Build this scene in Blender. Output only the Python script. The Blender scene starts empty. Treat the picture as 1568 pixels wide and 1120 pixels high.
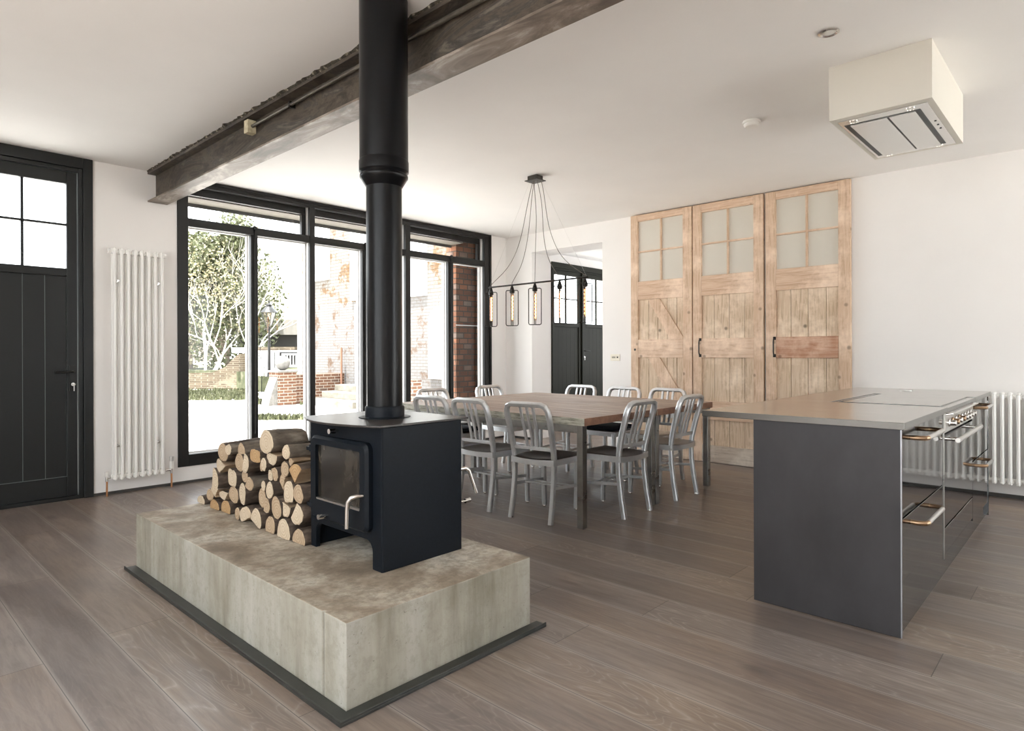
import bpy, bmesh, math, random
from mathutils import Vector, Matrix
random.seed(7)
sc = bpy.context.scene
PI = math.pi

# ------------------------------------------------------------------ camera
CAM = (0.0, 0.0, 1.2)
YAW, ROLL, FPX, SHIFT = 47.009, -0.1905, 969.97, -19.8
cd = bpy.data.cameras.new('camera'); cam = bpy.data.objects.new('camera', cd)
sc.collection.objects.link(cam); sc.camera = cam
ya, ro = math.radians(YAW), math.radians(ROLL)
fw = Vector((math.sin(ya), math.cos(ya), 0)); rt = Vector((math.cos(ya), -math.sin(ya), 0)); up = Vector((0, 0, 1))
r2 = rt * math.cos(ro) + up * math.sin(ro); u2 = -rt * math.sin(ro) + up * math.cos(ro)
M = Matrix((r2, u2, -fw)).transposed().to_4x4(); M.translation = Vector(CAM)
cam.matrix_world = M
cd.sensor_fit = 'HORIZONTAL'; cd.sensor_width = 36.0; cd.lens = FPX / 1568 * 36; cd.shift_y = SHIFT / 1568
cd.clip_start = 0.05; cd.clip_end = 300

# ------------------------------------------------------------------ world, sun, exposure
w = bpy.data.worlds.new('sky'); sc.world = w; w.use_nodes = True
bg = w.node_tree.nodes['Background']; bg.inputs[0].default_value = (0.93, 0.965, 1.0, 1); bg.inputs[1].default_value = 2.1
sd = bpy.data.lights.new('sun', 'SUN'); sun = bpy.data.objects.new('sun', sd); sc.collection.objects.link(sun)
sd.energy = 10.0; sd.angle = math.radians(1.0); sd.color = (1.0, 0.98, 0.95)
sun.rotation_euler = Vector((0.20, -0.012, -0.98)).to_track_quat('-Z', 'Y').to_euler()
sc.view_settings.view_transform = 'Standard'; sc.view_settings.look = 'None'
sc.view_settings.gamma = 1.0; sc.view_settings.exposure = 1.58; sc.view_settings.use_curve_mapping = False
try:
    sc.cycles.max_bounces = 10; sc.cycles.diffuse_bounces = 7; sc.cycles.glossy_bounces = 5
    sc.cycles.transparent_max_bounces = 16; sc.cycles.sample_clamp_indirect = 6
    sc.cycles.caustics_reflective = False; sc.cycles.caustics_refractive = False
    sc.cycles.use_denoising = True
except Exception:
    pass

# ------------------------------------------------------------------ materials
def mat(name):
    m = bpy.data.materials.new(name); m.use_nodes = True
    nt = m.node_tree; b = nt.nodes['Principled BSDF']
    return m, nt, b
def setp(b, color=None, rough=None, metal=None, spec=None, ior=None):
    if color is not None: b.inputs['Base Color'].default_value = (*color, 1)
    if rough is not None: b.inputs['Roughness'].default_value = rough
    if metal is not None: b.inputs['Metallic'].default_value = metal
    if spec is not None: b.inputs['Specular IOR Level'].default_value = spec
    if ior is not None: b.inputs['IOR'].default_value = ior
def plain(name, color, rough=0.5, metal=0, spec=None, ior=None):
    m, nt, b = mat(name); setp(b, color, rough, metal, spec, ior); return m
def N(nt, t, **kw):
    n = nt.nodes.new(t)
    for k, v in kw.items(): setattr(n, k, v)
    return n
def coords(nt, scale=(1, 1, 1), kind='Object', rot=(0, 0, 0)):
    tc = N(nt, 'ShaderNodeTexCoord'); mp = N(nt, 'ShaderNodeMapping')
    mp.inputs['Scale'].default_value = scale; mp.inputs['Rotation'].default_value = rot
    nt.links.new(tc.outputs[kind], mp.inputs[0]); return mp.outputs[0]
def noise(nt, vec, scale, detail=4, rough=0.6, dist=0.0):
    n = N(nt, 'ShaderNodeTexNoise'); n.inputs['Scale'].default_value = scale; n.inputs['Detail'].default_value = detail
    n.inputs['Roughness'].default_value = rough; n.inputs['Distortion'].default_value = dist
    nt.links.new(vec, n.inputs['Vector']); return n.outputs['Fac']
def ramp(nt, fac, stops):
    r = N(nt, 'ShaderNodeValToRGB'); e = r.color_ramp.elements
    while len(e) > 1: e.remove(e[-1])
    for i, (p, c) in enumerate(stops):
        el = e[0] if i == 0 else e.new(p)
        el.position = p; el.color = (*c, 1) if len(c) == 3 else c
    nt.links.new(fac, r.inputs[0]); return r.outputs[0]
def mix(nt, fac, a, b, mode='MIX'):
    n = N(nt, 'ShaderNodeMix', data_type='RGBA', blend_type=mode)
    for s, v in ((n.inputs[0], fac), (n.inputs[6], a), (n.inputs[7], b)):
        if isinstance(v, (int, float)): s.default_value = v
        elif isinstance(v, tuple): s.default_value = (*v, 1)
        else: nt.links.new(v, s)
    return n.outputs[2]
def mth(nt, op, a, b=None, c=None):
    n = N(nt, 'ShaderNodeMath', operation=op)
    for i, v in enumerate((a, b, c)):
        if v is None: continue
        if isinstance(v, (int, float)): n.inputs[i].default_value = v
        else: nt.links.new(v, n.inputs[i])
    return n.outputs[0]
def bump(nt, b, h, strength=0.2, dist=0.01):
    n = N(nt, 'ShaderNodeBump'); n.inputs['Strength'].default_value = strength; n.inputs['Distance'].default_value = dist
    nt.links.new(h, n.inputs['Height']); nt.links.new(n.outputs[0], b.inputs['Normal'])
def noisy(name, stops, scale=5, stretch=(1, 1, 1), rough=0.6, metal=0, detail=5, bmp=0.0, bdist=0.01, dist=0.0, spec=None, rrange=None):
    m, nt, b = mat(name); setp(b, None, rough, metal, spec)
    v = coords(nt, stretch); f = noise(nt, v, scale, detail, 0.62, dist)
    nt.links.new(ramp(nt, f, stops), b.inputs['Base Color'])
    if bmp: bump(nt, b, f, bmp, bdist)
    if rrange:
        mr = N(nt, 'ShaderNodeMapRange'); mr.inputs[3].default_value = rrange[0]; mr.inputs[4].default_value = rrange[1]
        mr.inputs[1].default_value = 0.3; mr.inputs[2].default_value = 0.7
        nt.links.new(f, mr.inputs[0]); nt.links.new(mr.outputs[0], b.inputs['Roughness'])
    return m

def mat_plaster(name, c, b_=0.04):
    m, nt, b = mat(name); setp(b, None, 0.75, 0, 0.25)
    v = coords(nt); f = noise(nt, v, 1.3, 3)
    nt.links.new(ramp(nt, f, [(0.3, tuple(x * 0.965 for x in c)), (0.7, c)]), b.inputs['Base Color'])
    bump(nt, b, noise(nt, v, 14, 4), b_, 0.01); return m
WALL = mat_plaster('white_plaster', (0.88, 0.86, 0.84))
CEIL = mat_plaster('ceiling_plaster', (0.89, 0.875, 0.855))
HOODM = mat_plaster('hood_paint', (0.76, 0.73, 0.66))

def mat_floor():
    m, nt, b = mat('limed_oak_boards')
    tc = N(nt, 'ShaderNodeTexCoord'); sp = N(nt, 'ShaderNodeSeparateXYZ'); nt.links.new(tc.outputs['Object'], sp.inputs[0])
    x = mth(nt, 'DIVIDE', mth(nt, 'SUBTRACT', sp.outputs[0], 0.555), 0.2445)
    row = mth(nt, 'FLOOR', x); fx = mth(nt, 'FRACT', x)
    wn = N(nt, 'ShaderNodeTexWhiteNoise', noise_dimensions='1D'); nt.links.new(row, wn.inputs['W'])
    y = mth(nt, 'DIVIDE', mth(nt, 'ADD', sp.outputs[1], mth(nt, 'MULTIPLY', wn.outputs['Value'], 7.3)), 2.1)
    cell = mth(nt, 'FLOOR', y); fy = mth(nt, 'FRACT', y)
    cmb = N(nt, 'ShaderNodeCombineXYZ'); nt.links.new(row, cmb.inputs[0]); nt.links.new(cell, cmb.inputs[1])
    w2 = N(nt, 'ShaderNodeTexWhiteNoise', noise_dimensions='2D'); nt.links.new(cmb.outputs[0], w2.inputs['Vector'])
    pid = w2.outputs['Value']
    tint = ramp(nt, pid, [(0.0, (0.115, 0.085, 0.072)), (0.25, (0.26, 0.18, 0.125)), (0.45, (0.17, 0.14, 0.13)), (0.7, (0.31, 0.225, 0.155)), (0.85, (0.21, 0.175, 0.16)), (1.0, (0.25, 0.215, 0.19))])
    # grain space: shifted per plank, long along y
    off = mth(nt, 'MULTIPLY', pid, 37.0)
    gv = N(nt, 'ShaderNodeCombineXYZ')
    nt.links.new(mth(nt, 'ADD', mth(nt, 'MULTIPLY', sp.outputs[0], 5.2), off), gv.inputs[0])
    nt.links.new(mth(nt, 'ADD', mth(nt, 'MULTIPLY', sp.outputs[1], 0.85), off), gv.inputs[1])
    big = noise(nt, gv.outputs[0], 1.0, 2, 0.5, 0.6)
    rings = mth(nt, 'FRACT', mth(nt, 'MULTIPLY', big, 26.0))
    ring = mth(nt, 'ABSOLUTE', mth(nt, 'SUBTRACT', mth(nt, 'MULTIPLY', rings, 2.0), 1.0))
    line = ramp(nt, ring, [(0.0, (1, 1, 1)), (0.16, (0.35, 0.35, 0.35)), (0.45, (0, 0, 0))])
    fv = N(nt, 'ShaderNodeCombineXYZ')
    nt.links.new(mth(nt, 'MULTIPLY', sp.outputs[0], 120.0), fv.inputs[0]); nt.links.new(mth(nt, 'MULTIPLY', sp.outputs[1], 5.0), fv.inputs[1])
    fine = noise(nt, fv.outputs[0], 1.0, 4, 0.7)
    pore = ramp(nt, fine, [(0.35, (0, 0, 0)), (0.75, (1, 1, 1))])
    kc = N(nt, 'ShaderNodeCombineXYZ'); nt.links.new(mth(nt, 'MULTIPLY', sp.outputs[0], 2.2), kc.inputs[0]); nt.links.new(sp.outputs[1], kc.inputs[1]); kc_ = kc.outputs[0]
    cloud0 = noise(nt, gv.outputs[0], 0.9, 5, 0.6)
    cm = N(nt, 'ShaderNodeMapRange'); cm.inputs[1].default_value = 0.36; cm.inputs[2].default_value = 0.64; nt.links.new(cloud0, cm.inputs[0]); cloud = cm.outputs[0]
    col = mix(nt, 0.45, tint, mix(nt, cloud, (0.085, 0.062, 0.052), (0.30, 0.24, 0.20)))
    fig = ramp(nt, mth(nt, 'FRACT', mth(nt, 'MULTIPLY', pid, 7.77)), [(0.25, (0.12, 0.12, 0.12)), (0.75, (1, 1, 1))])
    lmask = mth(nt, 'MULTIPLY', mth(nt, 'MULTIPLY', mth(nt, 'MULTIPLY', line, fig), mth(nt, 'ADD', mth(nt, 'MULTIPLY', pore, 0.6), 0.4)), 0.8)
    col = mix(nt, lmask, col, (0.44, 0.38, 0.33))
    col = mix(nt, mth(nt, 'MULTIPLY', pore, 0.20), col, (0.30, 0.255, 0.22))
    fv2 = N(nt, 'ShaderNodeCombineXYZ')
    nt.links.new(mth(nt, 'MULTIPLY', sp.outputs[0], 34.0), fv2.inputs[0]); nt.links.new(mth(nt, 'MULTIPLY', sp.outputs[1], 3.2), fv2.inputs[1])
    streaks = ramp(nt, noise(nt, fv2.outputs[0], 1.0, 5, 0.7, 0.5), [(0.38, (1, 1, 1)), (0.58, (0, 0, 0))])
    col = mix(nt, mth(nt, 'MULTIPLY', streaks, 0.38), col, (0.075, 0.055, 0.048))
    mott = ramp(nt, noise(nt, kc_, 1.6, 5, 0.65), [(0.42, (0, 0, 0)), (0.66, (1, 1, 1))])
    col = mix(nt, mth(nt, 'MULTIPLY', mott, 0.35), col, (0.125, 0.112, 0.118))
    kv = N(nt, 'ShaderNodeTexVoronoi'); kv.inputs['Scale'].default_value = 1.1
    nt.links.new(kc.outputs[0], kv.inputs['Vector'])
    knot = ramp(nt, kv.outputs['Distance'], [(0.0, (1, 1, 1)), (0.05, (0.6, 0.6, 0.6)), (0.11, (0, 0, 0))])
    col = mix(nt, mth(nt, 'MULTIPLY', knot, 0.6), col, (0.045, 0.038, 0.038))
    ex = mth(nt, 'MINIMUM', fx, mth(nt, 'SUBTRACT', 1.0, fx)); ey = mth(nt, 'MINIMUM', fy, mth(nt, 'SUBTRACT', 1.0, fy))
    pale = ramp(nt, ex, [(0.0, (1, 1, 1)), (0.06, (0, 0, 0))])          # limed worn board edges
    col = mix(nt, mth(nt, 'MULTIPLY', pale, 0.45), col, (0.46, 0.41, 0.37))
    seam = mth(nt, 'MAXIMUM', mth(nt, 'LESS_THAN', ex, 0.0065), mth(nt, 'LESS_THAN', ey, 0.0008))
    col = mix(nt, mth(nt, 'MULTIPLY', seam, 0.75), col, (0.035, 0.028, 0.025))
    nt.links.new(col, b.inputs['Base Color'])
    rr = N(nt, 'ShaderNodeMapRange'); nt.links.new(cloud, rr.inputs[0]); rr.inputs[3].default_value = 0.295; rr.inputs[4].default_value = 0.40
    nt.links.new(rr.outputs[0], b.inputs['Roughness']); b.inputs['Specular IOR Level'].default_value = 0.55
    h = mth(nt, 'SUBTRACT', mth(nt, 'MULTIPLY', fine, 0.25), mth(nt, 'MULTIPLY', seam, 1.0))
    bump(nt, b, h, 0.25, 0.003)
    return m
FLOOR = mat_floor()

def mat_concrete():
    m, nt, b = mat('cast_concrete'); setp(b, None, 0.68, 0, 0.4)
    tc = N(nt, 'ShaderNodeTexCoord')
    v1 = coords(nt, (1, 1, 1)); v2 = coords(nt, (4.2, 4.2, 0.5))
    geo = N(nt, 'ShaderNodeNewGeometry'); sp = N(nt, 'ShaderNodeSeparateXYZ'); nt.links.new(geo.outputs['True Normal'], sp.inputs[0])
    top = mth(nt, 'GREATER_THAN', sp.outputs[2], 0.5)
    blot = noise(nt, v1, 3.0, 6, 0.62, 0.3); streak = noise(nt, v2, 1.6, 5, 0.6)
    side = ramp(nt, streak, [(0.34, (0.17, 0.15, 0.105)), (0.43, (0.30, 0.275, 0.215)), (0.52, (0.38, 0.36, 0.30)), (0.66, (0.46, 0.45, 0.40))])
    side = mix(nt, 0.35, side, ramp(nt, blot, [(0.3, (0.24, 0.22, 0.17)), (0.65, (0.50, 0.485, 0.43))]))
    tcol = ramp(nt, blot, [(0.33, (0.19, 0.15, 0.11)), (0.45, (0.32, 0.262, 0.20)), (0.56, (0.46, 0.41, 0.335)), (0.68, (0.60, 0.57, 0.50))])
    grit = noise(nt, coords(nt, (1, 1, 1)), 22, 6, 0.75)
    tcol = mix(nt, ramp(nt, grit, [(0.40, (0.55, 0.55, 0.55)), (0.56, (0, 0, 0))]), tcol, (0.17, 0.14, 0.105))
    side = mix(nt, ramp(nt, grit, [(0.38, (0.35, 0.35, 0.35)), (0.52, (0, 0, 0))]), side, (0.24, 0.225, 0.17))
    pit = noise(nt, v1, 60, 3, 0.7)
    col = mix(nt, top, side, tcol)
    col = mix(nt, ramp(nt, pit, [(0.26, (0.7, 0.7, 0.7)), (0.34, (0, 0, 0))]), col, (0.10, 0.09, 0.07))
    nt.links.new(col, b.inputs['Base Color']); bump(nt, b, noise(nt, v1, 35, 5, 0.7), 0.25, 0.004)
    return m
CONC = mat_concrete()
TRIM = noisy('blackened_steel_trim', [(0.3, (0.035, 0.037, 0.034)), (0.7, (0.085, 0.088, 0.082))], 9, rough=0.38, metal=0.55, rrange=(0.3, 0.5))
STOVE = noisy('stove_paint', [(0.3, (0.005, 0.0072, 0.0105)), (0.7, (0.0068, 0.0098, 0.0145))], 60, rough=0.44, bmp=0.06, bdist=0.001, spec=0.16)
FLUE = plain('flue_enamel', (0.0028, 0.0034, 0.0045), 0.28, 0, 0.25)
PLATE = noisy('stove_top_plate', [(0.3, (0.030, 0.025, 0.022)), (0.7, (0.050, 0.042, 0.038))], 14, rough=0.30, metal=0.0, spec=0.5)
CHROME = plain('polished_steel', (0.72, 0.70, 0.67), 0.16, 1.0)
BRONZE = plain('antique_bronze', (0.36, 0.24, 0.15), 0.3, 1.0)
BLACKFR = plain('black_frame_paint', (0.013, 0.0125, 0.012), 0.42, 0, 0.35)
DOORP = plain('dark_door_paint', (0.013, 0.0145, 0.015), 0.42, 0, 0.35)
GROOVE = plain('door_groove_grey', (0.12, 0.14, 0.14), 0.5)  # paints the pale highlight line of the board grooves; shared by the draught strip
HALLP = plain('olive_black_door_paint', (0.017, 0.0175, 0.012), 0.6, 0, 0.15)
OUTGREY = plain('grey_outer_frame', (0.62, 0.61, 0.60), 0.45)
BLACKM = plain('black_metal', (0.012, 0.011, 0.010), 0.35, 0.3)
RAD = plain('radiator_enamel', (0.93, 0.925, 0.90), 0.25, 0, 0.6)
WPLAS = plain('white_plastic', (0.85, 0.84, 0.80), 0.35)
CREAMP = plain('ivory_plastic', (0.84, 0.80, 0.68), 0.4)
COPPER = plain('copper_pipe', (0.62, 0.30, 0.14), 0.32, 1.0)
DARKGAP = plain('shadow_gap_dark', (0.055, 0.053, 0.048), 0.6)  # dark strip colour stands in for the shadow gap at the wall foot
ALU = noisy('brushed_aluminium', [(0.3, (0.60, 0.615, 0.63)), (0.7, (0.68, 0.695, 0.71))], 30, rough=0.42, metal=0.85, rrange=(0.38, 0.48))
ALUD = noisy('dark_reflection_aluminium', [(0.3, (0.34, 0.33, 0.325)), (0.7, (0.46, 0.45, 0.44))], 25, rough=0.34, metal=1.0, rrange=(0.28, 0.42))  # darkened metal copy: holds the table underside's dark reflection on the seats
TLEG = noisy('table_steel', [(0.3, (0.26, 0.26, 0.25)), (0.7, (0.42, 0.42, 0.40))], 8, rough=0.3, metal=1.0, rrange=(0.24, 0.4))
NAVY = plain('navy_fabric', (0.008, 0.011, 0.022), 0.9)
PANEL = noisy('blackened_panel_steel', [(0.3, (0.034, 0.032, 0.034)), (0.7, (0.052, 0.050, 0.053))], 3.5, stretch=(1, 1, 0.6), rough=0.42, metal=0.35, rrange=(0.36, 0.5), spec=0.5)
EDGE = plain('bright_panel_edge', (0.45, 0.46, 0.50), 0.3, 1.0)
DRAWER = plain('polished_black_steel', (0.012, 0.012, 0.0125), 0.045, 0, 0.9, 1.7)
def mat_steeltop():
    m, nt, b = mat('stainless_worktop'); setp(b, None, 0.22, 1.0)
    f = noise(nt, coords(nt, (1, 1, 1)), 5, 4)
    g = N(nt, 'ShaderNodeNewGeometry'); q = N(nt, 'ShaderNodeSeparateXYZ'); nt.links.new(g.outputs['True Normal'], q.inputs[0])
    nt.links.new(mix(nt, mth(nt, 'GREATER_THAN', q.outputs[2], 0.5), (0.20, 0.195, 0.185), ramp(nt, f, [(0.3, (0.56, 0.545, 0.52)), (0.7, (0.66, 0.645, 0.62))])), b.inputs['Base Color'])  # side faces darkened to hold the dim reflection along worktop and hob edges
    return m
STAIN = mat_steeltop()
SATIN = plain('satin_steel', (0.62, 0.61, 0.59), 0.3, 1.0)
SOOT = noisy('sooty_stove_glass', [(0.3, (0.008, 0.009, 0.011)), (0.5, (0.020, 0.0175, 0.014)), (0.72, (0.055, 0.046, 0.036))], 7, stretch=(1, 1.6, 0.8), rough=0.12, spec=0.5, dist=0.6)

def mat_glass(name='window_glass', tint=(0.97, 0.98, 0.98)):
    m = bpy.data.materials.new(name); m.use_nodes = True; nt = m.node_tree; nt.nodes.clear()
    o = N(nt, 'ShaderNodeOutputMaterial'); t = N(nt, 'ShaderNodeBsdfTransparent'); g = N(nt, 'ShaderNodeBsdfGlossy')
    t.inputs[0].default_value = (*tint, 1); g.inputs['Roughness'].default_value = 0.02
    f = N(nt, 'ShaderNodeFresnel'); f.inputs[0].default_value = 1.45; x = N(nt, 'ShaderNodeMixShader')
    gb = N(nt, 'ShaderNodeNewGeometry')
    nt.links.new(mth(nt, 'MULTIPLY', f.outputs[0], mth(nt, 'SUBTRACT', 1.0, gb.outputs['Backfacing'])), x.inputs[0]); nt.links.new(t.outputs[0], x.inputs[1]); nt.links.new(g.outputs[0], x.inputs[2])
    nt.links.new(x.outputs[0], o.inputs[0]); return m
GLASS = mat_glass()

def mat_wood(name, stops, along='z', scale=1.0, knots=0.7, rough=0.65):
    m, nt, b = mat(name); setp(b, None, rough, 0, 0.3)
    st = {'z': (20, 20, 1.3), 'y': (20, 1.3, 20), 'x': (1.3, 20, 20)}[along]
    v = coords(nt, tuple(s * scale for s in st)); v1 = coords(nt, (1, 1, 1))
    g = noise(nt, v, 2.2, 6, 0.65, 0.8)
    c = ramp(nt, g, stops)
    pat = noise(nt, v1, 2.6, 5, 0.65)
    c = mix(nt, ramp(nt, pat, [(0.48, (0, 0, 0)), (0.64, (0.6, 0.6, 0.6))]), c, tuple(min(1, x * 1.25 + 0.06) for x in stops[-1][1]))
    kv = N(nt, 'ShaderNodeTexVoronoi'); kv.inputs['Scale'].default_value = 5.5; nt.links.new(v1, kv.inputs['Vector'])
    k = ramp(nt, kv.outputs['Distance'], [(0.0, (1, 1, 1)), (0.07, (0.7, 0.7, 0.7)), (0.13, (0, 0, 0))])
    c = mix(nt, mth(nt, 'MULTIPLY', k, knots), c, tuple(x * 0.3 for x in stops[0][1]))
    nt.links.new(c, b.inputs['Base Color']); bump(nt, b, g, 0.25, 0.004); return m
PINE = [(0.25, (0.42, 0.265, 0.165)), (0.5, (0.64, 0.465, 0.33)), (0.75, (0.74, 0.59, 0.46))]
PINEV = mat_wood('stripped_pine_upright', PINE, 'z')
PINEH = mat_wood('stripped_pine_rail', [(0.25, (0.44, 0.265, 0.165)), (0.5, (0.66, 0.48, 0.345)), (0.75, (0.75, 0.60, 0.47))], 'y')
PINEP = mat_wood('weathered_pine_boards', [(0.25, (0.36, 0.25, 0.155)), (0.5, (0.64, 0.495, 0.355)), (0.75, (0.75, 0.63, 0.50))], 'z', 1.2, 0.85)
PINER = mat_wood('reddish_pine_rail', [(0.25, (0.33, 0.14, 0.075)), (0.5, (0.48, 0.26, 0.165)), (0.75, (0.60, 0.42, 0.31))], 'y')
PINEG = mat_wood('grey_worn_pine', [(0.25, (0.30, 0.25, 0.20)), (0.5, (0.54, 0.46, 0.38)), (0.75, (0.62, 0.56, 0.48))], 'y')
DPANE = plain('milky_door_glass', (0.66, 0.63, 0.56), 0.15)
ENDG = plain('unused', (0, 0, 0))

def mat_tabletop():
    m, nt, b = mat('reclaimed_table_boards'); setp(b, None, 0.5, 0, 0.4)
    tc = N(nt, 'ShaderNodeTexCoord'); sp = N(nt, 'ShaderNodeSeparateXYZ'); nt.links.new(tc.outputs['Object'], sp.inputs[0])
    geo = N(nt, 'ShaderNodeNewGeometry'); gs = N(nt, 'ShaderNodeSeparateXYZ'); nt.links.new(geo.outputs['True Normal'], gs.inputs[0])
    x = mth(nt, 'DIVIDE', sp.outputs[0], 0.137); row = mth(nt, 'FLOOR', x); fx = mth(nt, 'FRACT', x)
    wn = N(nt, 'ShaderNodeTexWhiteNoise', noise_dimensions='1D'); nt.links.new(row, wn.inputs['W'])
    v = coords(nt, (26, 1.3, 10)); g = noise(nt, v, 1.6, 6, 0.68, 0.4)
    c = ramp(nt, g, [(0.33, (0.17, 0.12, 0.09)), (0.5, (0.36, 0.28, 0.225)), (0.66, (0.58, 0.50, 0.44))])
    c = mix(nt, 0.3, c, ramp(nt, wn.outputs['Value'], [(0, (0.19, 0.12, 0.085)), (0.5, (0.40, 0.32, 0.26)), (1, (0.30, 0.20, 0.14))]))
    ex = mth(nt, 'MINIMUM', fx, mth(nt, 'SUBTRACT', 1.0, fx))
    c = mix(nt, mth(nt, 'LESS_THAN', ex, 0.012), c, (0.05, 0.035, 0.028))
    # sawn end of the boards (facing -y) reddish brown; long side weathered grey
    c2 = ramp(nt, noise(nt, coords(nt, (6, 6, 6)), 3, 4), [(0.3, (0.17, 0.085, 0.05)), (0.7, (0.29, 0.155, 0.10))])
    c = mix(nt, mth(nt, 'GREATER_THAN', mth(nt, 'ABSOLUTE', gs.outputs[1]), 0.6), c, c2)
    c3 = ramp(nt, noise(nt, coords(nt, (3, 2, 16)), 4, 5, 0.7), [(0.36, (0.17, 0.165, 0.13)), (0.52, (0.42, 0.41, 0.34)), (0.68, (0.60, 0.58, 0.50))])
    c = mix(nt, mth(nt, 'GREATER_THAN', mth(nt, 'ABSOLUTE', gs.outputs[0]), 0.6), c, c3)
    nt.links.new(c, b.inputs['Base Color']); bump(nt, b, g, 0.3, 0.004); return m
TTOP = mat_tabletop()

def mat_beam():
    m, nt, b = mat('bare_steel_beam'); setp(b, None, 0.55, 0.1, 0.5)
    v = coords(nt, (1.6, 0.75, 3.0)); f = noise(nt, v, 2.4, 7, 0.68, 1.2); f2 = noise(nt, coords(nt, (1, 1, 1)), 9, 6, 0.7)
    c = ramp(nt, f, [(0.36, (0.016, 0.012, 0.010)), (0.45, (0.045, 0.035, 0.027)), (0.52, (0.095, 0.075, 0.056)), (0.58, (0.045, 0.040, 0.036)), (0.68, (0.17, 0.145, 0.12))])
    c = mix(nt, ramp(nt, f2, [(0.52, (0, 0, 0)), (0.72, (0.45, 0.45, 0.45))]), c, (0.16, 0.13, 0.10))
    nt.links.new(c, b.inputs['Base Color']); bump(nt, b, f2, 0.2, 0.003); return m
BEAM = mat_beam()
def mat_flange():
    m, nt, b = mat('scuffed_beam_flange'); setp(b, None, 0.5, 0.1, 0.5)
    f = noise(nt, coords(nt, (3, 0.9, 3)), 2.2, 6, 0.66, 0.8)
    nt.links.new(ramp(nt, f, [(0.34, (0.10, 0.078, 0.062)), (0.46, (0.18, 0.145, 0.118)), (0.54, (0.27, 0.225, 0.185)), (0.64, (0.50, 0.45, 0.41))]), b.inputs['Base Color'])
    return m
FLANGE = mat_flange()
CRUST = noisy('crumbled_plaster', [(0.42, (0.02, 0.017, 0.013)), (0.55, (0.07, 0.058, 0.04)), (0.66, (0.45, 0.41, 0.33))], 22, rough=0.9, bmp=0.8, bdist=0.02)

BARK = noisy('log_bark', [(0.3, (0.026, 0.017, 0.012)), (0.5, (0.070, 0.048, 0.034)), (0.72, (0.165, 0.125, 0.092))], 26, stretch=(0.35, 1, 1), rough=0.85, bmp=0.8, bdist=0.01)
BARK2 = noisy('grey_log_bark', [(0.3, (0.05, 0.04, 0.032)), (0.5, (0.13, 0.105, 0.08)), (0.72, (0.27, 0.235, 0.19))], 20, stretch=(0.35, 1, 1), rough=0.85, bmp=0.7, bdist=0.01)
def mat_endgrain(name, lo, hi):
    m, nt, b = mat(name); setp(b, None, 0.7, 0, 0.3)
    tc = N(nt, 'ShaderNodeTexCoord'); v = coords(nt, (1, 1, 1))
    wv = N(nt, 'ShaderNodeTexWave', wave_type='RINGS', rings_direction='X'); wv.inputs['Scale'].default_value = 22; wv.inputs['Distortion'].default_value = 2.5
    wv.inputs['Detail'].default_value = 3
    nt.links.new(v, wv.inputs['Vector'])
    f = noise(nt, v, 18, 5, 0.7)
    c = mix(nt, 0.5, ramp(nt, wv.outputs['Fac'], [(0, lo), (1, hi)]), ramp(nt, f, [(0.3, lo), (0.7, hi)]))
    nt.links.new(c, b.inputs['Base Color']); return m
ENDS = [mat_endgrain('pale_cut_wood', (0.46, 0.35, 0.235), (0.68, 0.58, 0.44)), mat_endgrain('tan_cut_wood', (0.33, 0.225, 0.14), (0.54, 0.42, 0.29)), mat_endgrain('orange_cut_wood', (0.33, 0.19, 0.085), (0.54, 0.37, 0.20))]
SPLIT = noisy('split_wood_face', [(0.3, (0.22, 0.14, 0.08)), (0.7, (0.45, 0.33, 0.21))], 20, stretch=(0.25, 1, 1), rough=0.8, bmp=0.5)

def mat_brick(name, c1, c2, mortar, scale=1.0, paint=0.0, paintcol=(0.8, 0.79, 0.76), bw=0.225, bh=0.075, extra=None):
    m, nt, b = mat(name); setp(b, None, 0.85, 0, 0.2)
    tc = N(nt, 'ShaderNodeTexCoord'); sp = N(nt, 'ShaderNodeSeparateXYZ'); nt.links.new(tc.outputs['Object'], sp.inputs[0])
    cb = N(nt, 'ShaderNodeCombineXYZ'); nt.links.new(mth(nt, 'ADD', sp.outputs[0], sp.outputs[1]), cb.inputs[0]); nt.links.new(sp.outputs[2], cb.inputs[1])
    br = N(nt, 'ShaderNodeTexBrick'); nt.links.new(cb.outputs[0], br.inputs['Vector'])
    br.inputs['Color1'].default_value = (0, 0, 0, 1); br.inputs['Color2'].default_value = (1, 1, 1, 1); br.inputs['Mortar'].default_value = (0.5, 0.5, 0.5, 1)
    br.inputs['Scale'].default_value = 1; br.inputs['Brick Width'].default_value = bw * scale; br.inputs['Row Height'].default_value = bh * scale
    br.inputs['Mortar Size'].default_value = 0.008 * scale; br.inputs['Mortar Smooth'].default_value = 0.1
    f = noise(nt, cb.outputs[0], 6, 5)
    c = ramp(nt, br.outputs['Color'], [(0.0, c1), (0.45, tuple((a + d) / 2 for a, d in zip(c1, c2))), (0.8, c2), (1.0, extra or c2)])
    c = mix(nt, 0.3, c, ramp(nt, f, [(0.3, tuple(x * 0.5 for x in c1)), (0.7, c2)]))
    c = mix(nt, br.outputs['Fac'], c, mortar)
    if paint:
        pf = noise(nt, cb.outputs[0], 1.6, 8, 0.75)
        c = mix(nt, ramp(nt, pf, [(max(0, 0.62 - paint * 0.35), (0, 0, 0)), (0.66 - paint * 0.30, (1, 1, 1))]), c, paintcol)
        c = mix(nt, mth(nt, 'MULTIPLY', br.outputs['Fac'], 0.55), c, mortar)
    nt.links.new(c, b.inputs['Base Color']); bump(nt, b, mth(nt, 'SUBTRACT', 1.0, br.outputs['Fac']), 0.5, 0.01); return m
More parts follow.
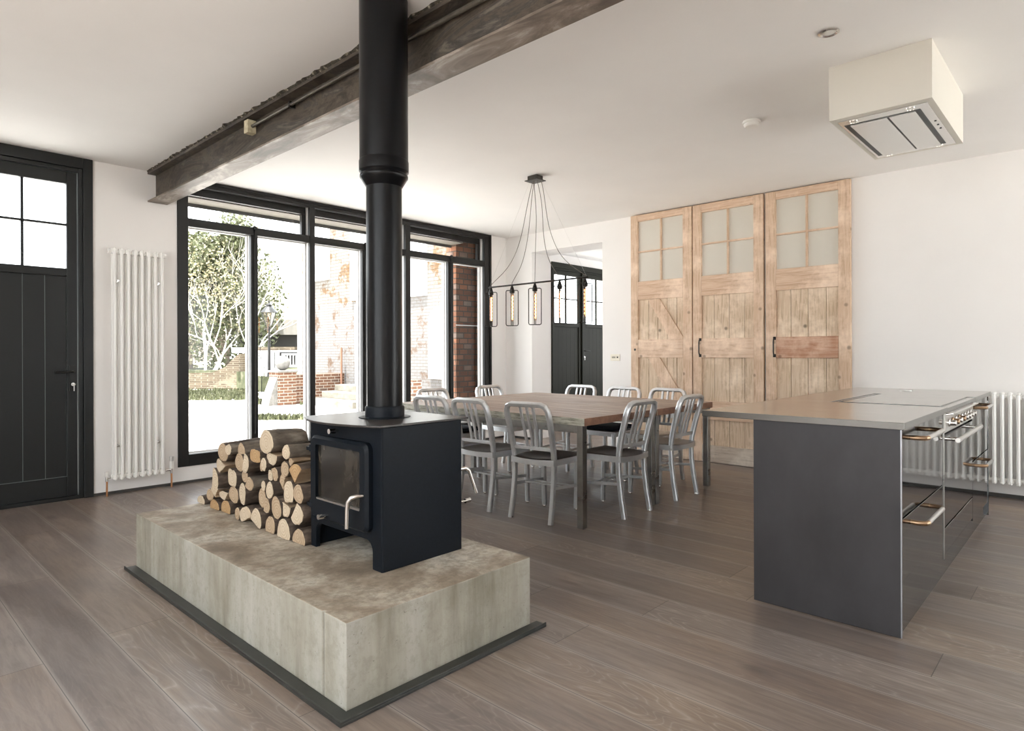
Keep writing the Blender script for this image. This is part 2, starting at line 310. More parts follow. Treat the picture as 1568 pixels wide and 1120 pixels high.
BRICKP = mat_brick('red_pier_brick', (0.08, 0.038, 0.028), (0.30, 0.125, 0.065), (0.07, 0.058, 0.046), extra=(0.20, 0.185, 0.17), bw=0.155, scale=1.0)
BRICKG = mat_brick('garden_wall_brick', (0.07, 0.05, 0.033), (0.12, 0.09, 0.06), (0.20, 0.175, 0.13), paint=0.3, paintcol=(0.18, 0.155, 0.11))
BRICKR = mat_brick('orange_red_brick', (0.11, 0.05, 0.03), (0.17, 0.09, 0.055), (0.34, 0.30, 0.25), extra=(0.05, 0.047, 0.047))
BRICKW = mat_brick('whitewashed_brick', (0.085, 0.048, 0.028), (0.12, 0.08, 0.055), (0.085, 0.058, 0.038), paint=0.65, paintcol=(0.155, 0.15, 0.146))
BRICKU = mat_brick('upper_brick_part_painted', (0.11, 0.062, 0.03), (0.15, 0.095, 0.05), (0.075, 0.042, 0.019), paint=0.55, paintcol=(0.165, 0.158, 0.145), scale=1.2)
RENDER = plain('white_render', (0.85, 0.85, 0.84), 0.8)
GRAVEL = noisy('pale_gravel', [(0.33, (0.20, 0.19, 0.18)), (0.5, (0.55, 0.53, 0.50)), (0.65, (0.72, 0.70, 0.67))], 1.4, rough=0.95, detail=8)
GRASS = noisy('rough_grass', [(0.3, (0.035, 0.04, 0.015)), (0.55, (0.075, 0.08, 0.036)), (0.7, (0.15, 0.135, 0.09))], 5, rough=0.95)
STONE = noisy('weathered_stone', [(0.3, (0.11, 0.105, 0.095)), (0.7, (0.20, 0.19, 0.175))], 12, rough=0.9, bmp=0.3)
STEPM = noisy('worn_stone_step', [(0.3, (0.12, 0.11, 0.085)), (0.7, (0.24, 0.22, 0.185))], 5, rough=0.9)
LEAFD = plain('evergreen_leaf', (0.10, 0.11, 0.05), 0.6)
LEAFP = plain('pale_green_leaf', (0.27, 0.24, 0.14), 0.6)
BIRCH = plain('pale_birch_bark', (0.62, 0.58, 0.52), 0.8)
TWIG = plain('brown_twig', (0.24, 0.19, 0.15), 0.8)
WPAINT = plain('white_outdoor_paint', (0.82, 0.81, 0.79), 0.6)
SHEDM = plain('dark_shed_boards', (0.03, 0.027, 0.025), 0.8)
ROOFM = noisy('pale_tiled_roof', [(0.3, (0.26, 0.235, 0.21)), (0.7, (0.33, 0.31, 0.28))], 3, rough=0.9)
HILLM = noisy('distant_trees', [(0.35, (0.13, 0.11, 0.085)), (0.65, (0.26, 0.23, 0.20))], 0.8, rough=1, detail=8)

def emis(name, col, s):
    m = bpy.data.materials.new(name); m.use_nodes = True; nt = m.node_tree; b = nt.nodes['Principled BSDF']
    b.inputs['Base Color'].default_value = (*col, 1); b.inputs['Emission Color'].default_value = (*col, 1); b.inputs['Emission Strength'].default_value = s; return m
FIL = emis('glowing_filament', (1.0, 0.36, 0.12), 5.0)
BULB = mat_glass('amber_bulb_glass', (1.0, 0.93, 0.84))
LENS = plain('lamp_lens', (0.75, 0.74, 0.70), 0.15)

# ------------------------------------------------------------------ mesh builder
ORG = {}
def vec(a): return Vector(a)
class MB:
    def __init__(self): self.bm = bmesh.new(); self.mi = 0
    def _done(self, vs, fs):
        for f in fs: f.material_index = self.mi
        return vs
    def poly(self, pts, faces):
        vs = [self.bm.verts.new(p) for p in pts]; fs = [self.bm.faces.new([vs[i] for i in f]) for f in faces]
        return self._done(vs, fs)
    def box(self, x0, x1, y0, y1, z0, z1, mi=None):
        if mi is not None: self.mi = mi
        p = [(x, y, z) for z in (z0, z1) for y in (y0, y1) for x in (x0, x1)]
        self.poly(p, [(0, 2, 3, 1), (4, 5, 7, 6), (0, 1, 5, 4), (2, 6, 7, 3), (0, 4, 6, 2), (1, 3, 7, 5)]); return self
    def bar(self, a, b, w, h=None, upv=(0, 0, 1), w2=None, h2=None):
        """rectangular bar from a to b; w across, h along upv-ish"""
        a, b = vec(a), vec(b); h = h or w; w2 = w2 or w; h2 = h2 or h
        d = (b - a).normalized(); s = d.cross(vec(upv))
        if s.length < 1e-4: s = d.cross(Vector((0, 1, 0)))
        s.normalize(); u = s.cross(d)
        p = []
        for c, ww, hh in ((a, w, h), (b, w2, h2)):
            for i, j in ((-1, -1), (1, -1), (1, 1), (-1, 1)): p.append(c + s * ww / 2 * i + u * hh / 2 * j)
        self.poly(p, [(0, 1, 2, 3), (7, 6, 5, 4), (0, 4, 5, 1), (1, 5, 6, 2), (2, 6, 7, 3), (3, 7, 4, 0)]); return self
    def cyl(self, a, b, r, r2=None, n=16, cap=True):
        return self.tube([a, b], [r, r if r2 is None else r2], n, cap)
    def tube(self, pts, r, n=10, cap=True, flat=None, upv=None):
        """swept tube; flat=(rw, rh) makes a rounded rectangular section"""
        pts = [vec(p) for p in pts]; rs = r if isinstance(r, (list, tuple)) else [r] * len(pts)
        rings = []; prev = None
        for i, p in enumerate(pts):
            d = (pts[min(i + 1, len(pts) - 1)] - pts[max(i - 1, 0)])
            d = d.normalized() if d.length > 1e-9 else Vector((0, 0, 1))
            if prev is None:
                ref = vec(upv) if upv else (Vector((0, 0, 1)) if abs(d.z) < 0.9 else Vector((1, 0, 0)))
                s = d.cross(ref).normalized()
            else: s = (prev - d * prev.dot(d)).normalized()
            prev = s; t = d.cross(s)
            ring = []
            for k in range(n):
                a = 2 * PI * k / n; c, q = math.cos(a), math.sin(a)
                if flat:
                    c = math.copysign(abs(c) ** 0.5, c); q = math.copysign(abs(q) ** 0.5, q)
                    ring.append(self.bm.verts.new(p + s * c * flat[0] * rs[i] + t * q * flat[1] * rs[i]))
                else: ring.append(self.bm.verts.new(p + s * c * rs[i] + t * q * rs[i]))
            rings.append(ring)
        fs = []
        for a, b in zip(rings, rings[1:]):
            for k in range(n): fs.append(self.bm.faces.new((a[k], a[(k + 1) % n], b[(k + 1) % n], b[k])))
        if cap:
            fs.append(self.bm.faces.new(list(reversed(rings[0])))); fs.append(self.bm.faces.new(rings[-1]))
        for f in fs: f.material_index = self.mi
        return self
    def lathe(self, prof, c=(0, 0, 0), n=32, axis='z'):
        rings = []
        for r, h in prof:
            ring = []
            for k in range(n):
                a = 2 * PI * k / n; x, y = r * math.cos(a), r * math.sin(a)
                q = (x, y, h) if axis == 'z' else ((h, x, y) if axis == 'x' else (x, h, y))
                ring.append(self.bm.verts.new((c[0] + q[0], c[1] + q[1], c[2] + q[2])))
            rings.append(ring)
        fs = []
        for a, b in zip(rings, rings[1:]):
            for k in range(n): fs.append(self.bm.faces.new((a[k], a[(k + 1) % n], b[(k + 1) % n], b[k])))
        fs.append(self.bm.faces.new(list(reversed(rings[0])))); fs.append(self.bm.faces.new(rings[-1]))
        for f in fs: f.material_index = self.mi
        return self
    def prism(self, pts2, d0, d1, axis='x'):
        """extrude a 2-D outline; axis x: pts=(y,z); y: pts=(x,z); z: pts=(x,y)"""
        def P(q, d): return {'x': (d, q[0], q[1]), 'y': (q[0], d, q[1]), 'z': (q[0], q[1], d)}[axis]
        n = len(pts2); a = [self.bm.verts.new(P(q, d0)) for q in pts2]; b = [self.bm.verts.new(P(q, d1)) for q in pts2]
        fs = [self.bm.faces.new(a), self.bm.faces.new(list(reversed(b)))]
        for i in range(n): fs.append(self.bm.faces.new((a[i], b[i], b[(i + 1) % n], a[(i + 1) % n])))
        for f in fs: f.material_index = self.mi
        return self
    def build(self, name, mats, parent=None, bevel=0, smooth=False, seg=2):
        bm = self.bm; bmesh.ops.recalc_face_normals(bm, faces=bm.faces)
        if parent is not None: o0 = ORG[parent.name]
        else:
            xs = [v.co.x for v in bm.verts]; ys = [v.co.y for v in bm.verts]; zs = [v.co.z for v in bm.verts]
            o0 = Vector(((min(xs) + max(xs)) / 2, (min(ys) + max(ys)) / 2, min(zs)))
        bmesh.ops.translate(bm, verts=bm.verts, vec=-o0)
        me = bpy.data.meshes.new(name); bm.to_mesh(me); bm.free()
        for m in (mats if isinstance(mats, (list, tuple)) else [mats]): me.materials.append(m)
        if smooth:
            for p in me.polygons: p.use_smooth = True
            me.set_sharp_from_angle(angle=math.radians(40))
        ob = bpy.data.objects.new(name, me); sc.collection.objects.link(ob)
        if parent is not None: ob.parent = parent
        else: ob.location = o0
        ORG[ob.name] = o0.copy()
        if bevel:
            md = ob.modifiers.new('bevel', 'BEVEL'); md.width = bevel; md.segments = seg; md.limit_method = 'ANGLE'; md.angle_limit = math.radians(40)
        return ob
def B(*a): return MB().box(*a)
def thing(name, label, cat, loc, group=None):
    o = bpy.data.objects.new(name, None); sc.collection.objects.link(o); o.location = loc; o.empty_display_size = 0.1
    o['label'] = label; o['category'] = cat
    if group: o['group'] = group
    ORG[o.name] = Vector(loc); return o
def tag(o, label, cat, group=None):
    o['label'] = label; o['category'] = cat
    if group: o['group'] = group
    return o
def struct(o, label=None, cat=None):
    o['kind'] = 'structure'
    if label: o['label'] = label
    if cat: o['category'] = cat
    return o
def sthing(name, loc, label, cat):
    o = bpy.data.objects.new(name, None); sc.collection.objects.link(o); o.location = loc; o['kind'] = 'structure'
    o['label'] = label; o['category'] = cat
    ORG[o.name] = Vector(loc); return o
def dup(root, loc, rz=0.0, label=None):
    c = root.copy(); sc.collection.objects.link(c); c.location = loc; c.rotation_euler = (0, 0, rz)
    if label: c['label'] = label
    def rec(src, dst):
        for ch in list(src.children):
            k = ch.copy(); sc.collection.objects.link(k); k.parent = dst; rec(ch, k)
    rec(root, c); return c
def rrect(y0, y1, z0, z1, r, n=5):
    pts = []
    for cy, cz, a0 in ((y1 - r, z1 - r, 0), (y0 + r, z1 - r, 90), (y0 + r, z0 + r, 180), (y1 - r, z0 + r, 270)):
        for k in range(n + 1):
            a = math.radians(a0 + 90 * k / n); pts.append((cy + r * math.cos(a), cz + r * math.sin(a)))
    return pts

# ------------------------------------------------------------------ room shell
YW, XW, ZC = 6.22, 6.55, 2.83
X0, Y0 = -3.2, -3.0
def wallobj(name, boxes, m=WALL, label=None):
    b = MB()
    for q in boxes: b.box(*q)
    return struct(b.build(name, m), label or name.replace('_', ' '), 'wall')
struct(B(X0, 10.8, Y0, 6.62, -0.12, 0.0).build('floor', FLOOR), 'wide limed brown-grey oak floorboards', 'floor')
bpy.data.objects['floor'].location  # boards are laid out from the room's own origin
def reorigin(o):
    d = o.location.copy(); o.data.transform(Matrix.Translation(d)); o.location = (0, 0, 0)
reorigin(bpy.data.objects['floor'])
m_ = B(-0.95, XW + .4, Y0 - .3, YW + 0.38, ZC, ZC + 0.2); m_.box(X0 - .3, -3.0, Y0 - .3, YW + .38, ZC, ZC + .2); m_.box(-3.0, -0.95, Y0 - .3, -2.4, ZC, ZC + .2); m_.box(-3.0, -0.95, 3.2, YW + .38, ZC, ZC + .2); m_.box(-3.0, -0.95, 1.3, 1.7, ZC, ZC + .2)
struct(m_.build('ceiling', CEIL), 'smooth off-white plastered ceiling with added unseen rooflights behind', 'ceiling')
struct(B(-3.0, -0.95, -2.4, 1.3, ZC + .15, ZC + .16).build('window_7', GLASS), 'unseen rooflight added behind the camera for daylight', 'window')  # both rooflights are unseen, added to bring in more daylight
struct(B(-3.0, -0.95, 1.7, 3.2, ZC + .15, ZC + .16).build('window_8', GLASS), 'second unseen rooflight added behind the camera for daylight', 'window')
wallobj('wall_left', [(X0 - .3, -0.16, YW, YW + .38, 0, ZC), (1.495, 2.162, YW, YW + .38, 0, ZC), (2.162, 5.85, YW, YW + .38, -0.1, 0.154), (5.85, 6.235, YW, YW + .27, -0.1, 0.154),
                      (6.235, 6.62, YW, YW + .14, 0, ZC), (6.62, XW + .4, YW, YW + .38, 0, ZC), (2.162, 5.85, YW + .14, YW + .38, 2.70, ZC)], WALL, 'off-white plastered wall with the windows')
wallobj('wall_right', [(XW, XW + .4, 5.73, YW, 0, ZC), (XW, XW + .4, 4.56, 5.73, 2.575, ZC), (XW, XW + .4, Y0, 4.56, 0, ZC)], WALL, 'off-white plastered wall behind the barn doors')
wallobj('wall_back', [(X0, 3.9, Y0 - .3, Y0, 0, ZC), (3.9, 6.3, Y0 - .3, Y0, 2.6, ZC), (6.3, XW, Y0 - .3, Y0, 0, ZC)])
struct(B(3.9, 6.3, Y0 - .18, Y0 - .172, 0, 2.6).build('window_4', GLASS), 'unseen glazed doors added in the back wall for daylight', 'window')  # unseen glazing, added to brighten the ceiling over the island
wallobj('wall_front', [(X0 - .3, X0, Y0, -1.2, 0, ZC), (X0 - .3, X0, -1.2, 3.2, 2.70, ZC), (X0 - .3, X0, .2, 3.2, 0, 0.8), (X0 - .3, X0, .2, .4, .8, 2.70), (X0 - .3, X0, 3.2, YW, 0, ZC)])
struct(B(X0 - .18, X0 - .172, -1.2, .2, 0, 2.70).build('window_5', GLASS), 'unseen glazed opening in the front wall, sized for more daylight', 'window')  # unseen front glazing, shaped to throw more daylight into the room
struct(B(X0 - .18, X0 - .172, .4, 3.2, .8, 2.70).build('window_6', GLASS), 'second unseen glazed opening in the front wall, sized for more daylight', 'window')
# hallway beyond the opening
wallobj('wall_hall_left', [(XW + .4, 8.02, 6.6, 6.95, 0, 2.83), (8.02, 9.75, 6.6, 6.95, 2.69, 2.83), (9.75, 10.8, 6.6, 6.95, 0, 2.83)], WALL, 'white hallway wall around the olive doors')
wallobj('wall_hall_right', [(10.8, 11.0, 2.9, 3.4, 0, 2.83), (10.8, 11.0, 3.4, 6.2, 0, 0.6), (10.8, 11.0, 3.4, 6.2, 2.5, 2.83), (10.8, 11.0, 6.2, 6.95, 0, 2.83)])  # unseen opening put in the end wall to light the hall
wallobj('wall_hall_back', [(XW + .4, 11.0, 2.7, 2.9, 0, 2.83)])
struct(B(XW + .4, 11.0, 2.7, 6.95, 2.83, 2.95).build('ceiling_hall', CEIL), 'white hallway ceiling', 'ceiling')
struct(B(1.495, 2.162, YW - .012, YW, 0, 0.022).build('baseboard_left', DARKGAP), 'dark strip along the foot of the window wall', 'baseboard')
struct(B(2.162, XW, YW - .012, YW, 0, 0.022).build('baseboard_left', DARKGAP), 'dark strip along the floor under the tall windows', 'baseboard')
struct(B(XW - .012, XW, 4.115, 4.56, 0, 0.03).build('baseboard_right', DARKGAP), 'short dark strip between doorway and barn doors', 'baseboard')
struct(B(XW - .012, XW, 5.73, YW - .012, 0, 0.03).build('baseboard_right', DARKGAP), 'short dark strip between doorway and window corner', 'baseboard')
struct(B(XW - .012, XW, Y0, 1.70, 0, 0.03).build('baseboard_right', DARKGAP), 'dark strip along the wall under the long radiator', 'baseboard')

# ------------------------------------------------------------------ tall windows
fr = MB()
fr.box(2.162, 2.256, YW - .012, YW + .03, 0.154, ZC); fr.box(6.108, 6.235, YW - .012, YW + .03, 0.154, ZC)
fr.box(2.256, 6.108, YW - .012, YW + .03, 0.154, 0.262); fr.box(2.256, 6.108, YW - .012, YW + .03, 2.765, ZC)
fr.box(6.205, 6.235, YW - .028, YW - .012, 0.154, ZC); fr.box(2.162, 6.205, YW - .022, YW - .012, 2.80, ZC)
for a, b_ in ((3.489, 3.551), (4.765, 4.839)): fr.box(a, b_, YW - .012, YW + .03, 0.262, 2.765)
t1 = struct(fr.build('trim_1', BLACKFR, bevel=.003), 'black outer frame of the tall window wall', 'window frame')
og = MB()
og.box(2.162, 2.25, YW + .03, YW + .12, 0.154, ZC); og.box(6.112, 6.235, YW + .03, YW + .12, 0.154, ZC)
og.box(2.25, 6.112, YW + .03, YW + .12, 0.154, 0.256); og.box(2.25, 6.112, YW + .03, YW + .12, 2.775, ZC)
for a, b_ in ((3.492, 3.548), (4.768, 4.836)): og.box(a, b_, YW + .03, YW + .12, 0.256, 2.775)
og.build('outer_frame', OUTGREY, t1)['label'] = 'pale grey outer half of the frame'
UN = [(2.256, 3.489, 2.848, 2.922), (3.551, 4.765, 4.150, 4.224), (4.839, 6.108, 5.454, 5.545)]
wl = ['left tall window nearest the radiator, birch view', 'middle tall window half hidden by the stove flue', 'right tall window nearest the corner, brick pier view']
for i, (xa, xb, ma, mb_) in enumerate(UN):
    wn_ = sthing('window_%d' % (i + 1), ((xa + xb) / 2, YW + .06, 0.262), wl[i], 'window')
    tr = B(xa, xb, YW - .008, YW + .05, 2.385, 2.462); tr.build('transom', BLACKFR, wn_, bevel=.003)
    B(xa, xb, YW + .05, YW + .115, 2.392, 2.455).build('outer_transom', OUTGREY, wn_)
    B(ma + .004, mb_, YW - .004, YW + .045, 0.262, 2.385).build('meeting_stile', BLACKFR, wn_, bevel=.003)
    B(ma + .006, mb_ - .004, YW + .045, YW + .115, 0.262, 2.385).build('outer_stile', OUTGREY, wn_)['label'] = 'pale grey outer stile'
    tf = MB(); y0, y1 = YW + .075, YW + .12
    tf.box(xa, xb, y0, y1, 2.70, 2.775); tf.box(xa, xa + .022, y0, y1, 2.462, 2.70); tf.box(xb - .045, xb, y0, y1, 2.462, 2.70); tf.box(xa + .022, xb - .045, y0, y1, 2.462, 2.475)
    tf.build('toplight_frame', BLACKFR, wn_, bevel=.002)
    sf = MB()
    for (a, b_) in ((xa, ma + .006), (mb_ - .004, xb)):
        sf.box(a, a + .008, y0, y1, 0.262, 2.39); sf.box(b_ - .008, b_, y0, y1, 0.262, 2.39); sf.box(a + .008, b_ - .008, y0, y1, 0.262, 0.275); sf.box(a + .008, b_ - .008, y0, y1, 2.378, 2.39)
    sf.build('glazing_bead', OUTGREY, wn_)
    pn = MB()
    for (a, b_) in ((xa + .008, ma), (mb_, xb - .008)): pn.box(a, b_, YW + .095, YW + .099, 0.275, 2.38)
    pn.box(xa + .02, xb - .04, YW + .095, YW + .099, 2.475, 2.70)
    pn.build('pane', GLASS, wn_)
    bo = MB(); bo.tube([((ma + mb_) / 2, YW - .02, 0.4), ((ma + mb_) / 2, YW - .02, 2.44)], .007, 8)
    bo.lathe([(.012, 0), (.02, .012), (.02, .03), (.008, .04)], ((ma + mb_) / 2, YW - .02, 2.435), 12)
    bo.build('espagnolette_bolt', BLACKM, wn_, smooth=True)
    if i != 1:
        MB().tube([(mb_ + .01, YW - .012, 1.35), (mb_ + .03, YW - .02, 1.0), (mb_ + .018, YW - .02, .62)], .003, 6).build('pull_cord', BLACKM, wn_)
MB().tube([(2.89, YW - .02, 2.468), (3.03, YW - .015, 2.485)], .0025, 6).build('hook_rod', BLACKM, bpy.data.objects['window_1'])

lt = struct(B(2.162, 5.85, YW + .13, YW + .378, 2.690, 2.70).build('trim_2', plain('timber_lintel', (0.13, 0.115, 0.092), .8)), 'brown lintel soffit outside above the tall windows', 'lintel')
B(2.162, 5.85, YW + .378, YW + .392, 2.655, 2.70).build('drip_edge', plain('dark_drip_edge', (0.03, 0.028, 0.025), .6), lt)
# ------------------------------------------------------------------ panelled double doors
def leaf(parent, y, x0, x1, zb, zt, gz0, gz1, nb, P, G, midz, gx0=None, gx1=None, thick=.045, handle_side=0, hz=1.05):
    """door leaf in the plane y (front face), boards below, 2x2 panes above"""
    sl = (gx0 - x0) if gx0 else .075; sr = (x1 - gx1) if gx1 else .075
    gx0, gx1 = x0 + sl, x1 - sr
    f = MB()
    f.box(x0, gx0, y, y + thick, zb, zt); f.box(gx1, x1, y, y + thick, zb, zt)
    f.box(gx0, gx1, y, y + thick, gz1, zt); f.box(gx0, gx1, y, y + thick, gz0 - .065, gz0); f.box(gx0, gx1, y, y + thick, zb, zb + .16)
    lf = f.build('door_leaf', P, parent, bevel=.003)
    m = MB(); bw = (gx1 - gx0) / nb; g = .004
    for k in range(nb): m.box(gx0 + k * bw + g / 2, gx0 + (k + 1) * bw - g / 2, y + .014, y + .03, zb + .16, gz0 - .065)
    m.build('boarded_panel', P, lf, bevel=.002)
    m = MB()
    for k in range(nb + 1): m.box(gx0 + k * bw - g / 2, gx0 + k * bw + g / 2, y + .016, y + .02, zb + .16, gz0 - .065)
    m.box(gx0, gx1, y + .0135, y + .0165, zb + .16, zb + .164)
    m.build('board_groove', G, lf)
    m = MB(); c = (gx0 + gx1) / 2
    m.box(c - .009, c + .009, y + .006, y + .04, gz0, gz1); m.box(gx0, c - .009, y + .006, y + .04, midz - .009, midz + .009); m.box(c + .009, gx1, y + .006, y + .04, midz - .009, midz + .009)
    m.build('glazing_bar', P, lf, bevel=.002)
    m = B(gx0, gx1, y + .02, y + .024, gz0, gz1); m.build('pane', GLASS, lf)
    if handle_side:
        hx = x1 - .035 if handle_side > 0 else x0 + .035; s = -handle_side
        m = MB(); m.box(hx - .022, hx + .022, y - .006, y, hz - .16, hz + .05)
        m.tube([(hx, y - .004, hz), (hx, y - .045, hz), (hx + s * .02, y - .052, hz), (hx + s * .13, y - .052, hz - .004)], .009, 10)
        m.build('lever_handle', BLACKM, lf, smooth=True)
        m = MB(); m.cyl((hx, y - .006, hz - .105), (hx, y - .02, hz - .105), .014, n=16); m.build('lock_cylinder', CHROME, lf, smooth=True)
        m = MB(); m.cyl((hx + .004, y - .028, hz - .112), (hx + .004, y - .028, hz - .10), .013, n=12); m.box(hx + .002, hx + .008, y - .03, y - .027, hz - .16, hz - .112)
        m.build('key', SATIN, lf)
    return lf
d1 = sthing('door_1', (0.67, YW + .03, 0), 'charcoal boarded double door beside the tall white radiator', 'door')
f = MB(); f.box(1.425, 1.495, YW - .02, YW + .06, 0, ZC); f.box(1.393, 1.425, YW - .008, YW + .06, 0, 2.74)
f.box(-0.16, -0.09, YW - .02, YW + .06, 0, ZC); f.box(-.09, -.058, YW - .008, YW + .06, 0, 2.74); f.box(-.09, 1.425, YW - .02, YW + .06, 2.74, ZC); f.box(-.058, 1.393, YW - .008, YW + .06, 2.705, 2.74)
f.build('door_frame', DOORP, d1, bevel=.004)
B(-.058, 1.393, YW - .01, YW + .10, 0, .03).build('threshold', DOORP, d1, bevel=.004)
B(1.3885, 1.3925, YW + .006, YW + .01, .03, 2.705).build('draught_strip', GROOVE, d1)['label'] = 'thin grey draught strip'
leaf(d1, YW + .012, .668, 1.388, .03, 2.703, 1.905, 2.603, 4, DOORP, GROOVE, 2.265, .732, 1.316, handle_side=1, hz=1.055)
leaf(d1, YW + .012, -.056, .664, .03, 2.703, 1.905, 2.603, 4, DOORP, GROOVE, 2.265, .016, .600)
YH = 6.6
d2 = sthing('door_2', (8.9, YH, 0), 'olive-black boarded double door seen through the doorway', 'door')
f = MB(); f.box(8.02, 8.075, YH - .03, YH + .06, 0, 2.69); f.box(9.695, 9.75, YH - .03, YH + .06, 0, 2.69); f.box(8.075, 9.695, YH - .03, YH + .06, 2.60, 2.69); f.box(8.075, 9.695, YH - .012, YH + .06, 2.57, 2.60)
f.build('door_frame', HALLP, d2, bevel=.004)
leaf(d2, YH + .005, 8.077, 8.87, .02, 2.568, 1.695, 2.495, 6, HALLP, BLACKM, 2.10, 8.11, 8.775)
leaf(d2, YH + .005, 8.875, 9.69, .02, 2.568, 1.695, 2.495, 6, HALLP, BLACKM, 2.10, 8.985, 9.64, handle_side=-1, hz=1.225)
B(8.845, 8.90, YH - .02, YH + .005, .02, 2.568).build('meeting_bead', HALLP, d2, bevel=.004)

# ------------------------------------------------------------------ ceiling beam, conduit
bt = thing('steel_beam', 'dark bare steel I-beam crossing the ceiling above the stove', 'beam', (2.0, 1.2, 2.553))
B(1.917, 2.079, Y0, YW, 2.553, 2.566).build('lower_flange', FLANGE, bt, bevel=.002)
B(1.985, 2.013, Y0, YW, 2.566, 2.80).build('web', BEAM, bt)
B(1.917, 2.079, Y0, YW, 2.80, 2.822).build('upper_flange', BEAM, bt, bevel=.003)
cr = MB(); rnd = random.Random(3)
n = 260
for s in (-1,):
    prev = None
    for k in range(n + 1):
        y = Y0 + (YW - Y0) * k / n
        j = 1.912 - abs(rnd.gauss(0, .006)) - (.012 if rnd.random() < .2 else 0)
        a = cr.bm.verts.new((j, y, ZC - .001)); b_ = cr.bm.verts.new((1.925, y, 2.815 - rnd.random() * .004)); c_ = cr.bm.verts.new((1.925, y, ZC - .0005))
        if prev:
            cr.bm.faces.new((prev[0], a, b_, prev[1])); cr.bm.faces.new((prev[1], b_, c_, prev[2]))
        prev = (a, b_, c_)
cr.build('broken_plaster_edge', CRUST, bt)
cj = thing('conduit_box', 'cream junction box fixed to the beam web, left of the flue', 'junction box', (1.96, 4.28, 2.72))
B(1.925, 1.985, 4.24, 4.30, 2.705, 2.795).build('box', noisy('aged_cream_paint', [(.3, (.42, .36, .22)), (.7, (.74, .68, .50))], 30, rough=.6), cj, bevel=.004)
c = MB(); c.cyl((1.955, 4.301, 2.735), (1.955, 4.308, 2.735), .006); c.build('screw', BLACKM, cj)
MB().tube([(1.958, 4.24, 2.752), (1.955, 3.0, 2.757), (1.955, -1.5, 2.757)], .012, 10).build('conduit_pipe', noisy('dark_conduit', [(.3, (.05, .043, .035)), (.7, (.17, .15, .12))], 8, rough=.4, metal=.4), cj, smooth=True)
MB().box(1.945, 1.985, 3.70, 3.72, 2.735, 2.775).build('saddle_clip', BLACKM, cj)

# ------------------------------------------------------------------ hearth
h = MB().prism([(1.163, 1.843), (2.088, 1.843), (2.092, 1.85), (2.092, 3.98), (1.163, 3.98), (1.163, 1.996), (1.176, 1.992), (1.176, 1.985), (1.163, 1.982)], 0.0, 0.30, 'z')
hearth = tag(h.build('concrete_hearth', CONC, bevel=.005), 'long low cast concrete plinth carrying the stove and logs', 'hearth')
reorigin(hearth)
tr = MB(); z = .010
tr.prism([(1.103, 1.783), (2.128, 1.783), (2.128, 1.841), (1.161, 1.841), (1.161, 3.985), (1.103, 3.985)], 0.0, z, 'z')
tr.prism([(1.103, 1.783), (2.128, 1.783), (2.128, 1.789), (1.109, 1.789), (1.109, 3.985), (1.103, 3.985)], z, z + .009, 'z')
tag(tr.build('steel_edging', TRIM, bevel=.0015), 'dark steel angle strip on the floor around the concrete plinth', 'floor edging')

# ------------------------------------------------------------------ stove
st = thing('wood_stove', 'black-blue cast iron wood-burning stove standing on the concrete plinth', 'stove', (1.75, 2.43, 0.30))
XF, YA, YB, XB, ZS = 1.53, 2.15, 2.716, 1.965, .895
B(XF, XB, YA, YA + .014, .30, ZS).build('side_panel', STOVE, st, bevel=.004)
B(XF, XB, YB - .014, YB, .30, ZS).build('side_panel', STOVE, st, bevel=.004)
B(XF + .02, XB - .004, YA + .014, YB - .014, .42, ZS).build('firebox', STOVE, st)
ft = [(YA + .002, .30), (2.219, .30)]
for k in range(7):
    a = math.radians(180 - 90 * k / 6); ft.append((2.219 + .045 + .045 * math.cos(a), .372 + .045 * math.sin(a)))
for k in range(7):
    a = math.radians(90 - 90 * k / 6); ft.append((2.669 - .045 + .045 * math.cos(a), .372 + .045 * math.sin(a)))
ft += [(2.669, .30), (YB - .002, .30), (YB - .002, ZS), (YA + .002, ZS)]
MB().prism(ft, XF - .004, XF + .02, 'x').build('front_panel', STOVE, st, bevel=.004)
tp = [(1.998, 2.138), (1.998, 2.752)]
tp += [(1.512, 2.752)]
for k in range(1, 16):
    t = k / 16; y = 2.752 + (2.138 - 2.752) * t; tp.append((1.512 - .082 * math.sin(PI * t) ** .85, y))
tp += [(1.512, 2.138)]
MB().prism(tp, ZS, ZS + .009, 'z').build('top_plate', PLATE, st, bevel=.002)
# door with rounded corners: ring + glass
dy0, dy1, dz0, dz1 = 2.212, 2.668, .452, .826; gy0, gy1, gz0, gz1 = 2.262, 2.614, .540, .788
outer = rrect(dy0, dy1, dz0, dz1, .035); inner = rrect(gy0, gy1, gz0, gz1, .008)
d = MB(); nO = len(outer)
for (xx, oo, ii) in ((1.493, rrect(dy0 + .008, dy1 - .008, dz0 + .008, dz1 - .008, .03), inner), (1.53, outer, inner)):
    pass
xf_, xb_ = 1.493, 1.526
fo = [d.bm.verts.new((xf_, p[0], p[1])) for p in rrect(dy0 + .012, dy1 - .012, dz0 + .012, dz1 - .012, .028)]
fm = [d.bm.verts.new((xf_ + .012, p[0], p[1])) for p in outer]; fb = [d.bm.verts.new((xb_, p[0], p[1])) for p in outer]
fi = [d.bm.verts.new((xf_, p[0], p[1])) for p in inner]; fj = [d.bm.verts.new((xf_ + .016, p[0], p[1])) for p in inner]
for k in range(nO):
    q = (k + 1) % nO
    for a, b_ in ((fi, fo), (fo, fm), (fm, fb), (fj, fi)): d.bm.faces.new((a[k], a[q], b_[q], b_[k]))
d.bm.faces.new(fb)
sdoor = d.build('stove_door', STOVE, st)
B(xf_ + .015, xf_ + .019, gy0, gy1, gz0, gz1).build('door_glass', SOOT, sdoor)['label'] = 'smoke-stained door glass'
